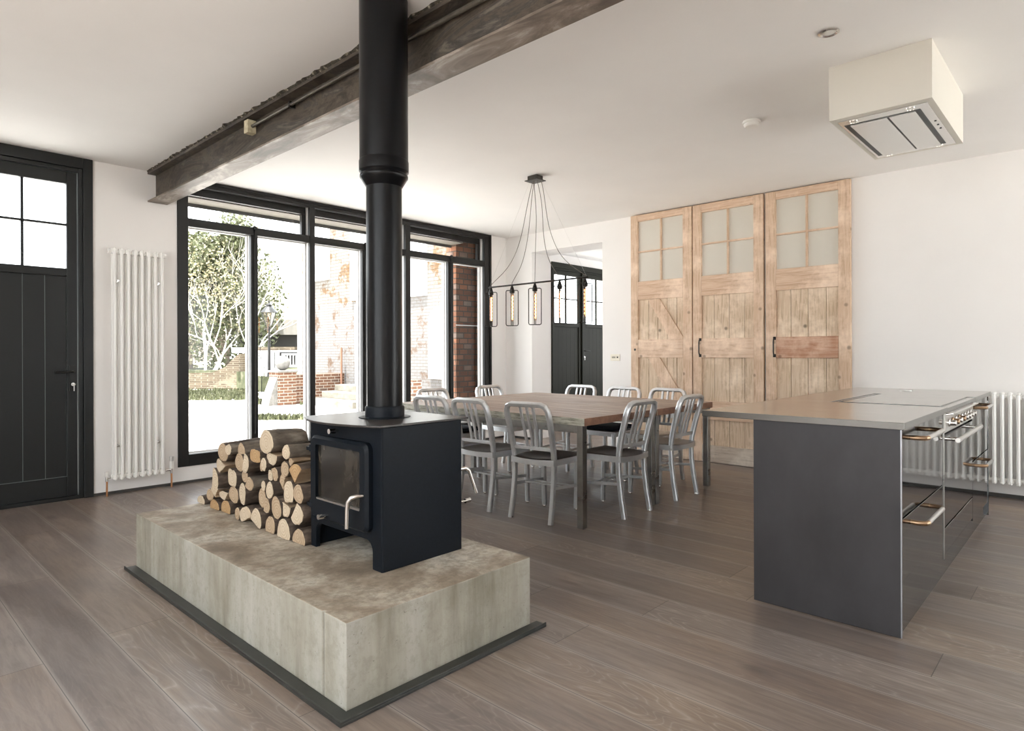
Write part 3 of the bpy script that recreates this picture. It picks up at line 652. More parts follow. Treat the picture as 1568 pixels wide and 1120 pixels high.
B(xf_ + .002, xf_ + .016, gy0 + .002, gy1 - .002, gz0, gz0 + .008).build('glass_clip', SATIN, sdoor)
MB().tube([(xf_, 2.238, .610), (xf_ - .028, 2.240, .612), (xf_ - .046, 2.252, .606), (xf_ - .052, 2.266, .588), (xf_ - .053, 2.270, .56), (xf_ - .053, 2.274, .478)], .0095, 12).build('door_handle', CHROME, sdoor, smooth=True)
MB().tube([(xf_, 2.52, .480), (xf_ - .018, 2.52, .480), (xf_ - .018, 2.52, .480), (xf_ - .042, 2.52, .480)], [.006, .006, .0115, .0115], 12).build('air_knob', CHROME, sdoor, smooth=True)
MB().tube([(XF - .004, 2.478, .857), (XF - .02, 2.478, .857), (XF - .02, 2.478, .857), (XF - .05, 2.478, .857)], [.006, .006, .0115, .0115], 12).build('top_air_knob', CHROME, st, smooth=True)
for zz in (.505, .762):
    m = MB(); m.cyl((1.512, 2.685, zz - .016), (1.512, 2.685, zz + .016), .009, n=12); m.box(1.505, 1.53, 2.66, 2.715, zz - .012, zz + .004)
    m.build('hinge', STOVE, st)
MB().tube([(XB, 2.16, .665), (XB + .028, 2.155, .667), (XB + .045, 2.15, .655), (XB + .085, 2.14, .545)], .0085, 10).build('rear_handle', CHROME, st, smooth=True)
MB().tube([(XB, 2.155, .515), (XB + .025, 2.155, .515), (XB + .025, 2.155, .515), (XB + .055, 2.155, .515)], [.005, .005, .011, .011], 12).build('rear_air_knob', CHROME, st, smooth=True)
fl = thing('flue_pipe', 'tall black stove flue rising from the stove to the ceiling', 'flue', (1.742, 2.43, ZS + .009))
FC = (1.742, 2.43, 0)
MB().lathe([(.118, .9045), (.118, .907), (.09, .908), (.09, .95), (.086, .957), (.083, .957)], FC, 48).build('base_collar', STOVE, fl, smooth=True)
MB().lathe([(.0815, .957), (.0815, 1.965)], FC, 48).build('lower_pipe', FLUE, fl, smooth=True)
MB().lathe([(.0815, 1.965), (.085, 1.968), (.104, 2.0), (.110, 2.008), (.110, 2.018), (.105, 2.024), (.108, 2.03), (.1135, 2.036), (.1135, 2.082), (.111, 2.088)], FC, 48).build('locking_band', FLUE, fl, smooth=True)
MB().lathe([(.111, 2.088), (.111, ZC)], FC, 48).build('upper_pipe', FLUE, fl, smooth=True)

# ------------------------------------------------------------------ firewood stack
LOGS = [
 (3.632, .644, .062, .049, 'r', 0, 1, .26, 'round log at top left of the stack, largest on the upper left'),
 (3.536, .669, .037, .029, 'r', 0, 0, .26, 'small oval log tucked beside the round top-left log'),
 (3.371, .692, .039, .028, 'h', 90, 1, .28, 'split log with grey bark lying level left of the thickest log'),
 (3.410, .612, .050, .047, 'r', 0, 1, .25, 'oval tan log in second row below the level split log'),
 (3.325, .617, .037, .050, 'h', 200, 0, .28, 'thin pointed split log left of the knotty orange log'),
 (3.230, .665, .055, .033, 's', 0, 2, .28, 'squarish orange-ended log just below the thickest log'),
 (3.645, .563, .062, .038, 'w', -60, 0, .25, 'wedge of split wood under the round top-left log'),
 (3.716, .478, .040, .062, 'h', 190, 0, .25, 'tall half log at the far left edge of the stack'),
 (3.503, .516, .050, .045, 's', 0, 0, .25, 'squared pale log right of the tall left-edge half log'),
 (3.375, .545, .033, .038, 'r', 0, 1, .22, 'small narrow log below the oval tan log'),
 (3.507, .422, .056, .044, 'r', 0, 1, .26, 'plump round log low in the left half of the stack'),
 (3.401, .441, .036, .058, 'r', 0, 0, .26, 'tall narrow oval log right of the plump low-left log'),
 (3.796, .379, .046, .033, 'r', 0, 1, .22, 'small round log resting near the far left foot'),
 (3.726, .409, .045, .030, 'w', 30, 0, .22, 'small splinter wedge between the left-edge logs'),
 (3.646, .395, .056, .024, 'h', 20, 0, .24, 'flat low half log under the tall left-edge half log'),
 (3.960, .323, .050, .022, 'h', 90, 0, .22, 'lone thin half log at the extreme left on the plinth'),
 (3.745, .331, .060, .027, 'h', 90, 2, .24, 'orange half log second from left in bottom row'),
 (3.618, .335, .058, .034, 'h', 90, 2, .24, 'orange half log third from left in bottom row'),
 (3.420, .334, .025, .033, 'r', 0, 1, .22, 'sliver of a log peeping left of the first big bottom log'),
 (3.300, .512, .046, .034, 'h', 200, 1, .30, 'long pale split log lying at mid height'),
 (3.325, .344, .066, .043, 'h', 60, 0, .26, 'broad half log, first big one of the bottom row'),
 (3.169, .455, .039, .048, 'r', 0, 1, .26, 'upright oval tan log near centre of the stack'),
 (3.200, .349, .056, .048, 'h', 110, 0, .26, 'rounded half log, centre of the bottom row'),
 (3.110, .636, .026, .032, 'r', 0, 0, .22, 'slim oval log left of the flat-topped split log'),
 (3.157, .618, .013, .023, 'r', 0, 1, .20, 'very thin stick log beside the slim oval log'),
 (3.133, .523, .020, .025, 'r', 0, 0, .22, 'small slim log left of the white-ended oval log'),
 (3.064, .512, .036, .042, 'r', 0, 0, .28, 'white-ended oval log at mid height in the centre'),
 (3.069, .584, .020, .025, 's', 0, 0, .22, 'little square stick below the flat-topped split log'),
 (3.008, .598, .030, .032, 'h', 160, 1, .24, 'small slanting half log above the thin tilted slab'),
 (2.955, .566, .026, .040, 't', 20, 1, .24, 'thin tilted slab of wood right of centre'),
 (3.056, .670, .050, .030, 'h', -80, 0, .26, 'flat-topped split log directly under the thickest log'),
 (2.921, .632, .036, .038, 'r', 0, 1, .24, 'round tan log left of the big slanting wedge'),
 (2.825, .622, .055, .046, 't', 35, 2, .30, 'big slanting wedge with striped split side'),
 (2.889, .724, .036, .034, 'r', 0, 0, .32, 'bark log at top right, sloping up towards the stove'),
 (2.862, .676, .022, .022, 'w', -60, 1, .30, 'dark gnarled piece under the top right bark log'),
 (3.097, .752, .070, .058, 'r', 0, 0, .19, 'thickest round log on the very top of the stack'),
 (2.861, .534, .043, .050, 's', 0, 0, .26, 'tall blocky log left of the heart-shaped log'),
 (2.776, .536, .044, .042, 'r', 0, 1, .26, 'heart-shaped log next to the stove door hinge'),
 (3.090, .431, .030, .038, 'h', 200, 1, .24, 'narrow half log left of the big low oval log'),
 (3.000, .434, .046, .054, 'r', 0, 1, .28, 'big oval log standing tall low in the centre'),
 (2.881, .442, .036, .032, 'w', 180, 0, .24, 'small pale wedge between two big low logs'),
 (3.050, .342, .046, .042, 'h', 90, 1, .26, 'third big half log of the bottom row'),
 (2.905, .348, .060, .048, 'h', 90, 0, .28, 'broad domed log, second from right in bottom row'),
 (2.780, .441, .055, .050, 'h', 210, 0, .28, 'large jagged round log right above the last bottom log'),
 (2.778, .336, .055, .035, 'h', 90, 1, .28, 'blackened half log, rightmost in the bottom row by the stove'),
]
for i, (cy, cz, ry, rz, kind, ang, em, ln, lab) in enumerate(LOGS):
    rnd = random.Random(100 + i); pts = []; split = []
    NP = 22
    ph = rnd.random() * 6; ph2 = rnd.random() * 6
    for k in range(NP):
        a = 2 * PI * k / NP
        r = 1 + .05 * math.sin(2 * a + ph) + .04 * math.sin(3 * a + ph2) + rnd.uniform(-.02, .02)
        if kind == 's': c_, s_ = math.cos(a), math.sin(a); r /= (abs(c_) ** 4 + abs(s_) ** 4) ** .25 * 1.06
        y, z_ = math.cos(a) * r, math.sin(a) * r; sp_ = False
        if kind in ('h', 'w', 't'):
            # flat split side: direction ang is the rounded side's direction
            d0 = math.radians(ang); nx, nz = math.cos(d0), math.sin(d0)
            lim = -.35 if kind == 'h' else -.25
            t_ = y * nx + z_ * nz
            if t_ < lim: y += nx * (lim - t_); z_ += nz * (lim - t_); sp_ = True
            if kind in ('w', 't'):
                d1_ = d0 + math.radians(105); mx, mz = math.cos(d1_), math.sin(d1_); t2 = y * mx + z_ * mz
                if t2 < -.35: y += mx * (-.35 - t2); z_ += mz * (-.35 - t2); sp_ = True
        pts.append([y, z_]); split.append(sp_)
    ys = [p[0] for p in pts]; zs = [p[1] for p in pts]
    my, mz_ = (min(ys) + max(ys)) / 2, (min(zs) + max(zs)) / 2; hy, hz_ = (max(ys) - min(ys)) / 2, (max(zs) - min(zs)) / 2
    fin = [((p[0] - my) / hy * ry * 1.05 + cy, max(.3008, (p[1] - mz_) / hz_ * rz * 1.04 + cz)) for p in pts]
    xa = 1.5 + rnd.uniform(-.012, .012)
    ty, tz = rnd.uniform(-.10, .10), rnd.uniform(-.06, .06)
    if cz - rz < .312: tz = 0
    m = MB(); rings = []
    K = 6
    for s in range(K + 1):
        t = s / K; sc_ = 1 - .05 * t * rnd.random(); ring = []
        for (y, z_) in fin:
            ring.append(m.bm.verts.new((xa + ln * t + rnd.uniform(-.003, .003) * (0 < s < K), cy + (y - cy) * sc_ + rnd.uniform(-.0025, .0025) + ty * ln * t, max(.3008, cz + (z_ - cz) * sc_ + rnd.uniform(-.0025, .0025) + tz * ln * t))))
        rings.append(ring)
    for a_, b_ in zip(rings, rings[1:]):
        for k in range(NP):
            f_ = m.bm.faces.new((a_[k], a_[(k + 1) % NP], b_[(k + 1) % NP], b_[k])); f_.material_index = 2 if split[k] and split[(k + 1) % NP] else 0
    # slightly chamfered cut face
    cap = [m.bm.verts.new((xa - .003, cy + (y - cy) * .93, cz + (z_ - cz) * .93)) for (y, z_) in fin]
    for k in range(NP):
        f_ = m.bm.faces.new((rings[0][k], rings[0][(k + 1) % NP], cap[(k + 1) % NP], cap[k])); f_.material_index = 1
    f_ = m.bm.faces.new(cap); f_.material_index = 1
    f_ = m.bm.faces.new(rings[-1]); f_.material_index = 1
    o = m.build('firewood_log', [BARK2 if i in (2, 1, 35, 33, 19) else BARK, ENDS[em], SPLIT])
    # give the ring pattern its centre on the log's own end
    o.data.transform(Matrix.Translation((0, 0, -rz))); o.location.z += rz
    for p in o.data.polygons: p.use_smooth = p.material_index == 0
    tag(o, lab, 'firewood log', 'firewood logs stacked beside the stove')

# ------------------------------------------------------------------ radiators
def tubecol(mb, x, y, z0, z1, r, ax):
    pass
r1 = thing('column_radiator', 'tall white vertical column radiator between the door and windows', 'radiator', (1.81, 6.13, .12))
ZR0, ZR1 = .128, 2.10
xs = [1.626 + .0527 * k for k in range(8)]
for k, x in enumerate(xs):
    m = MB()
    for y in (6.100, 6.160): m.tube([(x, y, ZR0 + .022), (x, y, ZR1 - .022)], .0125, 12)
    for zz in (ZR0 + .03, ZR1 - .03):
        m.box(x - .019, x + .019, 6.098, 6.162, zz - .018, zz + .018)
    for zz in (ZR0, ZR1 - .024):
        for y in (6.100, 6.160): m.lathe([(.006, 0), (.0125, .006), (.0125, .018), (.006, .024)], (x, y, zz), 12)
    m.build('radiator_column', RAD, r1, smooth=True)
for zz in (ZR0 + .03, ZR1 - .03): MB().cyl((1.60, 6.13, zz), (2.02, 6.13, zz), .016, n=16).build('header_pipe', RAD, r1, smooth=True)
for x in (1.592, 2.028): MB().cyl((x - .008, 6.13, ZR1 - .03), (x + .008, 6.13, ZR1 - .03), .021, n=16).build('end_plug', RAD, r1, smooth=True)
for x in (1.65, 1.965):
    for zz in (.42, 1.82):
        m = MB(); m.box(x - .008, x + .008, 6.12, YW, zz - .012, zz + .012); m.cyl((x, 6.09, zz), (x, 6.15, zz), .008, n=10); m.build('wall_bracket', CHROME, r1)
for x, big in ((1.572, 0), (2.078, 1)):
    m = MB(); m.cyl((x, 6.13, 0), (x, 6.13, .125), .0075, n=12); m.build('supply_pipe', COPPER, r1, smooth=True)
    m = MB(); m.cyl((x, 6.13, .125), (x, 6.13, .165), .011, n=12); m.cyl((x, 6.13, ZR0 + .03), (1.60 if x < 1.8 else 2.03, 6.13, ZR0 + .03), .010, n=12); m.build('valve', CHROME, r1, smooth=True)
    m = MB(); m.cyl((x, 6.13, .165), (x, 6.13, .205 if not big else .235), .016 if not big else .018, n=16); m.build('valve_cap', WPLAS, r1, smooth=True)
    if big: m = MB(); m.cyl((x, 6.13, .235), (x, 6.13, .275), .019, n=16); m.build('thermostat_head', SATIN, r1, smooth=True)
r2_ = thing('column_radiator', 'long low white column radiator on the wall behind the island', 'radiator', (6.46, .56, .12))
ZR0, ZR1 = .122, .868
k = 0; y = 1.515
while y > -.32:
    m = MB()
    for x in (6.425, 6.480): m.tube([(x, y, ZR0 + .022), (x, y, ZR1 - .022)], .0135, 12)
    for zz in (ZR0 + .035, ZR1 - .035): m.box(6.423, 6.482, y - .019, y + .019, zz - .02, zz + .02)
    for zz in (ZR0, ZR1 - .024):
        for x in (6.425, 6.480): m.lathe([(.006, 0), (.0135, .006), (.0135, .018), (.006, .024)], (x, y, zz), 12)
    m.build('radiator_column', RAD, r2_, smooth=True); y -= .0512
for zz in (ZR0 + .035, ZR1 - .035): MB().cyl((6.452, 1.54, zz), (6.452, y + .02, zz), .016, n=16).build('header_pipe', RAD, r2_, smooth=True)
m = MB(); m.cyl((6.452, 1.575, 0), (6.452, 1.575, .13), .0075, n=12); m.build('supply_pipe', COPPER, r2_, smooth=True)
m = MB(); m.cyl((6.452, 1.575, .13), (6.452, 1.575, .24), .015, n=14); m.cyl((6.452, 1.575, ZR0 + .035), (6.452, 1.54, ZR0 + .035), .010, n=12); m.build('valve', CHROME, r2_, smooth=True)
m = MB(); m.box(6.482, XW, 1.2, 1.216, .70, .74); m.build('wall_bracket', RAD, r2_)

# ------------------------------------------------------------------ dining tables
def table(x0, x1, label):
    t = thing('dining_table', label, 'table', ((x0 + x1) / 2, 3.6, 0), None)
    B(x0, x1, 2.556, 4.645, .700, .753).build('tabletop', TTOP, t, bevel=.004)
    lx = (x0 + .030, x1 - .030)
    for x in lx:
        B(x - .025, x + .025, 2.625, 4.585, .648, .699).build('side_rail', TLEG, t, bevel=.003)
        for y in (2.60, 4.61):
            B(x - .025, x + .025, y - .025, y + .025, 0, .699).build('leg', TLEG, t, bevel=.003)
    return t
table(3.455, 4.412, 'reclaimed-wood steel-legged table half nearer the stove')
table(4.416, 5.375, 'reclaimed-wood steel-legged table half nearer the barn doors')

# ------------------------------------------------------------------ chairs
ch = thing('dining_chair', 'x', 'chair', (0, 0, 0), 'brushed aluminium chairs around the dining tables')
def seatmesh():
    m = MB(); n = 14; g = []
    for j in range(n + 1):
        row = []
        for i in range(n + 1):
            u, v = i / n * 2 - 1, j / n * 2 - 1
            hw = .205 - .018 * (v < 0) * (-v)
            x = u * hw; y = .005 + v * .208 - .012 * (v > 0) * u * u * v
            if v < 0: y += .02 * (1 - u * u) * v * -1 * -1
            e = max(abs(u), abs(v)); dish = .016 * (1 - u ** 2) * (1 - min(1, (v + .25) ** 2))
            z = .455 - dish - (.008 if e > .99 else 0)
            row.append(m.bm.verts.new((x, y, z)))
        g.append(row)
    for j in range(n):
        for i in range(n): m.bm.faces.new((g[j][i], g[j][i + 1], g[j + 1][i + 1], g[j + 1][i]))
    rim = [g[0][i] for i in range(n + 1)] + [g[j][n] for j in range(1, n + 1)] + [g[n][i] for i in range(n - 1, -1, -1)] + [g[j][0] for j in range(n - 1, 0, -1)]
    low = [m.bm.verts.new((v.co.x * 1.0, v.co.y, .403)) for v in rim]
    for k in range(len(rim)):
        q = (k + 1) % len(rim); f_ = m.bm.faces.new((rim[k], low[k], low[q], rim[q])); f_.material_index = 1
    f_ = m.bm.faces.new(low); f_.material_index = 1
    return m
seatmesh().build('seat', [ALUD, ALU], ch, smooth=True)
def rearpath(s, lo, hi):
    P = [(.176, -.225, 0), (.173, -.197, .15), (.172, -.178, .30), (.173, -.174, .42), (.175, -.184, .50), (.180, -.212, .62), (.184, -.248, .745), (.180, -.262, .79), (.163, -.272, .822), (.130, -.277, .834)]
    return [(s * p[0], p[1], p[2]) for p in P[lo:hi]]
for s in (-1, 1):
    MB().tube(rearpath(s, 0, 5), 1, 12, flat=(.0165, .0185), upv=(0, 1, 0)).build('leg', ALU, ch, smooth=True)
    MB().tube([(s * .178, .205, .012), (s * .180, .195, .43)], [.95, 1.05], 12, flat=(.0175, .0175), upv=(0, 1, 0)).build('leg', ALU, ch, smooth=True)
bk = rearpath(-1, 4, 10) + list(reversed(rearpath(1, 4, 10)))
MB().tube(bk, 1, 12, flat=(.0165, .0210), upv=(0, 1, 0)).build('back_frame', ALU, ch, smooth=True)
for x in (-.055, 0, .055):
    MB().tube([(x * .85, -.186, .515), (x * .95, -.208, .62), (x, -.248, .75), (x, -.272, .832)], 1, 8, flat=(.0115, .0070), upv=(0, 1, 0)).build('slat', ALU, ch, smooth=True)
MB().bar((-.168, -.186, .515), (.168, -.186, .515), .018, .026).build('back_rail', ALU, ch, bevel=.003)
for s in (-1, 1): MB().bar((s * .168, -.178, .245), (s * .178, .198, .215), .012, .022).build('side_stretcher', ALU, ch, bevel=.002)
for y in (-.05, .06): MB().bar((-.170, y, .232 - y * .08), (.170, y, .232 - y * .08), .020, .010).build('cross_stretcher', ALU, ch, bevel=.002)
for (x, y) in ((-.172, -.223), (.172, -.223), (-.178, .205), (.178, .205)):
    MB().lathe([(.012, 0), (.015, .004), (.013, .013)], (x, y, 0), 14).build('glide_foot', CHROME, ch, smooth=True)
R = math.radians
CH = [  # x, y, rotation (local +y = towards the table), label
 (3.605, 3.00, -90 + 5, 'aluminium chair on the stove side, right-hand one with its back fully in view'),
 (3.595, 3.555, -90, 'aluminium chair on the stove side, middle one beside the stove panel'),
 (3.590, 4.03, -90 + 3, 'aluminium chair on the stove side, mostly hidden behind the stove top'),
 (4.045, 2.735, 0, 'aluminium chair at the near table end, left one nearest the stove'),
 (4.805, 2.735, 0, 'aluminium chair at the near table end, right one nearest the island'),
 (5.235, 3.070, 90, 'aluminium chair on the barn-door side, rightmost, in front of the left barn door'),
 (5.205, 3.545, 90, 'aluminium chair on the barn-door side, middle one with the navy cushion'),
 (5.205, 4.085, 90, 'aluminium chair on the barn-door side, leftmost, in front of the doorway'),
 (4.025, 4.56, 180, 'aluminium chair at the window end, left one before the brick view'),
 (4.810, 4.56, 180, 'aluminium chair at the window end, right one by the room corner'),
]
ch.location = (CH[0][0], CH[0][1], 0); ch.rotation_euler = (0, 0, R(CH[0][2])); ch['label'] = CH[0][3]
for x, y, a, lab in CH[1:]: dup(ch, (x, y, 0), R(a), lab)
def cushion(x, y, label):
    pts = rrect(x - .19, x + .19, y - .19, y + .19, .05)
    m = MB()
    rings = []
    for sc_, z_ in ((.93, .4565), (1.0, .466), (1.0, .484), (.93, .494), (.6, .498)):
        rings.append([m.bm.verts.new((x + (p[0] - x) * sc_, y + (p[1] - y) * sc_, z_)) for p in pts])
    for a_, b_ in zip(rings, rings[1:]):
        for k in range(len(pts)): m.bm.faces.new((a_[k], a_[(k + 1) % len(pts)], b_[(k + 1) % len(pts)], b_[k]))
    m.bm.faces.new(rings[0]); m.bm.faces.new(rings[-1])
    tag(m.build('seat_cushion', NAVY, smooth=True), label, 'cushion', 'navy seat cushions')
cushion(5.18, 3.545, 'thin navy cushion on the middle barn-door-side chair')
cushion(4.03, 4.53, 'thin navy cushion on the left window-end chair')

# ------------------------------------------------------------------ pendant light
pl = thing('pendant_light', 'black five-cage linear pendant hanging over the dining tables', 'pendant light', (4.43, 3.83, 1.455))
LX = 4.42
m = B(4.385, 4.475, 3.775, 3.885, 2.79, 2.83); m.box(4.365, 4.495, 3.755, 3.905, 2.782, 2.79)
m.build('ceiling_rose', noisy('dark_bronze', [(.3, (.05, .047, .042)), (.7, (.09, .085, .075))], 9, rough=.4, metal=.6), pl, bevel=.002)
PY = [4.399, 4.117, 3.829, 3.537, 3.257]
MB().tube([(LX, 4.43, 1.842), (LX, 3.22, 1.846)], .008, 10).build('bar', BLACKM, pl, smooth=True)
for k, y in enumerate(PY):
    sy = 3.86 - k * .02
    sag = [.10, .075, .02, .05, .09][k]
    pts = []
    for q in range(21):
        t = q / 20; z_ = 2.782 + (1.88 - 2.782) * t
        yy = sy + (y - sy) * (.5 * t + .5 * t ** 7) + (.015 * math.sin(t * 7 + k) * (1 - t))
        xx = 4.43 + (LX - 4.43) * t + .012 * math.sin(t * 5 + k * 2) * (1 - t)
        pts.append((xx, yy, z_))
    dirn = -1 if y < sy else 1
    pts[-1] = (LX, y, 1.865)
    pts.append((LX, y, 1.84))
    MB().tube(pts, .0028, 6).build('cable', plain('fabric_cable', (.16, .14, .12), .8) if k == 0 else bpy.data.materials['fabric_cable'], pl, smooth=True)
    cg = MB()
    for a in (35, 125):
        c_, s_ = math.cos(R(a)), math.sin(R(a)); rr = .0585
        pr = []
        for (u, z_) in ((-.02, 1.793), (-.045, 1.793), (-.055, 1.789), (-.0585, 1.780), (-.0585, 1.472), (-.055, 1.462), (-.045, 1.457), (.045, 1.457), (.055, 1.462), (.0585, 1.472), (.0585, 1.780), (.055, 1.789), (.045, 1.793), (.02, 1.793)):
            pr.append((LX + u * c_, y + u * s_, z_))
        cg.tube(pr, .0042, 8)
    cage = cg.build('lamp_cage', BLACKM, pl, smooth=True)
    MB().lathe([(.004, 1.845), (.008, 1.84), (.018, 1.81), (.024, 1.79), (.024, 1.772), (.018, 1.765)], (LX, y, 0), 18).build('lamp_socket', BLACKM, cage, smooth=True)
    bl = MB().lathe([(.006, 1.492), (.014, 1.496), (.0165, 1.506), (.0165, 1.755), (.012, 1.765)], (LX, y, 0), 18).build('tube_bulb', BULB, cage, smooth=True)
    fm_ = MB()
    for a0 in (0, PI):
        fm_.tube([(LX + .007 * math.cos(a0 + q * .75), y + .007 * math.sin(a0 + q * .75), 1.515 + q * .0078) for q in range(30)], .0032, 5)
    fm_.build('filament', FIL, cage, smooth=True)
for a, b_ in (((4.43, 3.90, 2.785), (LX, 4.42, 1.85)), ((4.43, 3.76, 2.785), (LX, 3.24, 1.85))):
    MB().tube([a, b_], .0008, 4).build('suspension_wire', SATIN, pl)

# ------------------------------------------------------------------ barn doors
def barn(y0, y1, sl, sr, gb, label, vb, glT=2.735, brace=False, boards=None, redlock=False, handle=True, hole=False):
    xf, xb = 6.49, 6.53
    d = thing('barn_door', label, 'barn door', (xf, (y0 + y1) / 2, 0), 'reclaimed barn doors on the wall')
    zt = 2.818
    # y1 = left in view
    B(xf, xb, y1 - sl, y1, 0.004, zt).build('stile', PINEV, d, bevel=.003)
    B(xf, xb, y0, y0 + sr, 0.004, zt).build('stile', PINEV, d, bevel=.003)
    a, b_ = y0 + sr, y1 - sl
    for (z0, z1, mt) in ((glT, zt, PINEH), (1.817, 2.032, PINEH), (1.137, 1.348, PINER if redlock else PINEH), (.465, .665, PINEH), (.004, .186, PINEG)):
        B(xf + .001, xb, a, b_, z0, z1).build('rail', mt, d, bevel=.003)
    B(xf + .006, xb - .006, vb - .010, vb + .010, 2.032, glT).build('glazing_bar', PINEV, d, bevel=.002)
    m = MB(); m.box(xf + .004, xb - .006, a, vb - .010, 2.372, 2.390); m.box(xf + .004, xb - .006, vb + .010, b_, 2.372, 2.390)
    m.build('glazing_bar', PINEH, d, bevel=.002)
    B(xf + .024, xf + .028, a, b_, 2.032, glT).build('pane', DPANE, d)
    for (z0, z1) in ((1.348, 1.817), (.665, 1.137), (.186, .465)):
        m = MB(); e = sorted([a] + boards + [b_])
        for p, q in zip(e, e[1:]): m.box(xf + .020, xb, p + .002, q - .002, z0, z1)
        m.build('board_panel', PINEP, d, bevel=.002)
    if brace:
        for (zb_, zt_) in ((1.348, 1.815), (.665, 1.137)):
            pts = [(b_ - .135, zt_), (b_ - .28, zt_), (a + .004, zb_ + .03), (a + .004, zb_), (a + .15, zb_)]
            pts = [(3.880, zt_), (3.728, zt_), (a + .002, zb_ + .025), (a + .002, zb_), (3.600, zb_)]
            MB().prism(pts, xf + .003, xf + .02, 'x').build('brace', PINEV, d, bevel=.002)
    if handle:
        hy = b_ + .015
        MB().tube([(xf, hy, 1.17), (xf - .025, hy, 1.175), (xf - .032, hy, 1.20), (xf - .032, hy, 1.30), (xf - .025, hy, 1.325), (xf, hy, 1.33)], .007, 8).build('pull_handle', BLACKM, d, smooth=True)
        m = MB()
        for zz in (1.16, 1.335): m.box(xf - .003, xf, hy - .014, hy + .014, zz - .016, zz + .016)
        m.build('handle_plate', BLACKM, d)
    if hole:
        m = MB(); m.cyl((xf - .001, y1 - .055, 1.230), (xf + .001, y1 - .055, 1.230), .014, n=14); m.build('latch_hole', BLACKM, d)
    return d
bd1 = barn(3.325, 4.111, .097, .110, None, 'stripped pine barn door with diagonal braces, leftmost', 3.713, 2.742, True, [3.52, 3.64, 3.76, 3.88], False, False, True)
B(6.484, 6.49, 3.54, 3.64, .45, .53).build('metal_plate', SATIN, bd1)
barn(2.535, 3.313, .100, .102, None, 'stripped pine barn door with upright boards, middle of three', 2.915, 2.728, False, [2.739, 2.905, 3.073])
barn(1.721, 2.511, .102, .106, None, 'stripped pine barn door with reddish middle rail, rightmost', 2.114, 2.737, False, [1.94, 2.107, 2.269], True)
sk = thing('wall_socket', 'small cream switch plate on wall left of the barn doors', 'socket', (XW - .008, 4.373, 1.14))
B(XW - .008, XW, 4.305, 4.44, 1.095, 1.175).build('faceplate', CREAMP, sk, bevel=.003)
m = MB()
for y in (4.41, 4.392, 4.374): m.box(XW - .011, XW - .008, y - .004, y + .004, 1.127, 1.147)
m.box(XW - .011, XW - .008, 4.326, 4.346, 1.129, 1.147); m.build('switch', BLACKM, sk)

# ------------------------------------------------------------------ island
isl = thing('kitchen_island', 'kitchen island with blackened steel end panel and polished dark drawers', 'kitchen island', (4.4, .92, 0))
B(3.03, 3.042, .616, 1.233, .004, .872).build('end_panel', PANEL, isl)
B(3.0285, 3.0415, .6125, .616, .004, .872).build('panel_edge', EDGE, isl)['label'] = 'bright edge of the dark panel'
B(3.06, 4.09, .645, 1.22, 0, .868).build('carcass', PANEL, isl)
B(5.03, 5.78, .645, 1.22, 0, .868).build('carcass', PANEL, isl)
B(3.044, 5.78, .628, .645, 0, .10).build('plinth', DRAWER, isl)
def draw(x0, x1, z0, z1, hx0, hx1, hz):
    dd = B(x0, x1, .616, .640, z0, z1).build('drawer', DRAWER, isl, bevel=.0015)
    for hx, s_ in ((hx0, 1), (hx1, -1)):
        MB().tube([(hx, .616, hz), (hx, .588, hz), (hx + s_ * .012, .562, hz), (hx + s_ * .035, .556, hz)], .0105, 12).build('handle_end', BRONZE, dd, smooth=True)
    MB().tube([(hx0 + .035, .556, hz), (hx1 - .035, .556, hz)], .0105, 12).build('handle_bar', SATIN, dd, smooth=True)
draw(3.044, 3.984, .500, .866, 3.22, 3.62, .822)
draw(3.044, 3.984, .100, .492, 3.22, 3.62, .452)
draw(5.025, 5.78, .488, .866, 5.12, 5.45, .828)
draw(5.025, 5.78, .100, .480, 5.12, 5.45, .448)
B(3.988, 4.008, .612, .630, .10, .872).build('dividing_strip', TLEG, isl, bevel=.002)
B(5.762, 5.78, .612, 1.22, 0, .868).build('end_panel', DRAWER, isl)
wt = MB()
wt.box(3.018, 4.02, .600, 1.492, .873, .903); wt.box(4.02, 5.02, 1.18, 1.492, .873, .903); wt.box(5.02, 5.80, .600, 1.492, .873, .903)
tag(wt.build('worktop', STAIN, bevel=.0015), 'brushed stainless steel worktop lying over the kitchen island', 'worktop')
# range cooker
ck = thing('range_cooker', 'stainless range cooker with knobs and rail, set in the island', 'cooker', (4.52, .9, 0))
B(4.03, 5.015, .645, 1.175, .10, .868).build('body', PANEL, ck)
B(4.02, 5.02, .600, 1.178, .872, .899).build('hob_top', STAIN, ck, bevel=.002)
m = MB()
for k in range(24): m.box(4.06 + k * .038, 4.082 + k * .038, 1.135, 1.150, .899, .9015)
m.build('vent_slot', BLACKM, ck)
B(4.05, 4.99, .640, 1.12, .899, .905).build('hob_lid', STAIN, ck)
B(4.02, 5.018, .612, .642, .765, .870).build('control_panel', SATIN, ck, bevel=.002)
MB().tube([(4.05, .612, .862), (4.05, .585, .866), (4.99, .585, .866), (4.99, .612, .862)], .006, 8).build('towel_rail', CHROME, ck, smooth=True)
for k in range(8):
    m = MB(); x = 4.13 + k * .107
    m.lathe([(.022, .0), (.022, -.006), (.017, -.01), (.015, -.034), (.010, -.037)], (x, .612, .812), 16, 'y'); kn = m.build('control_knob', BRONZE if k in (1, 3) else CHROME, ck, smooth=True)
B(4.02, 5.018, .616, .642, .262, .750).build('oven_door', DRAWER, ck, bevel=.002)
B(4.02, 5.018, .616, .642, .12, .252).build('warming_drawer', DRAWER, ck, bevel=.002)
m = MB(); m.tube([(4.15, .616, .722), (4.15, .567, .722)], .011, 12); m.tube([(4.90, .616, .722), (4.90, .567, .722)], .011, 12); m.build('rail_bracket', CHROME, ck, smooth=True)
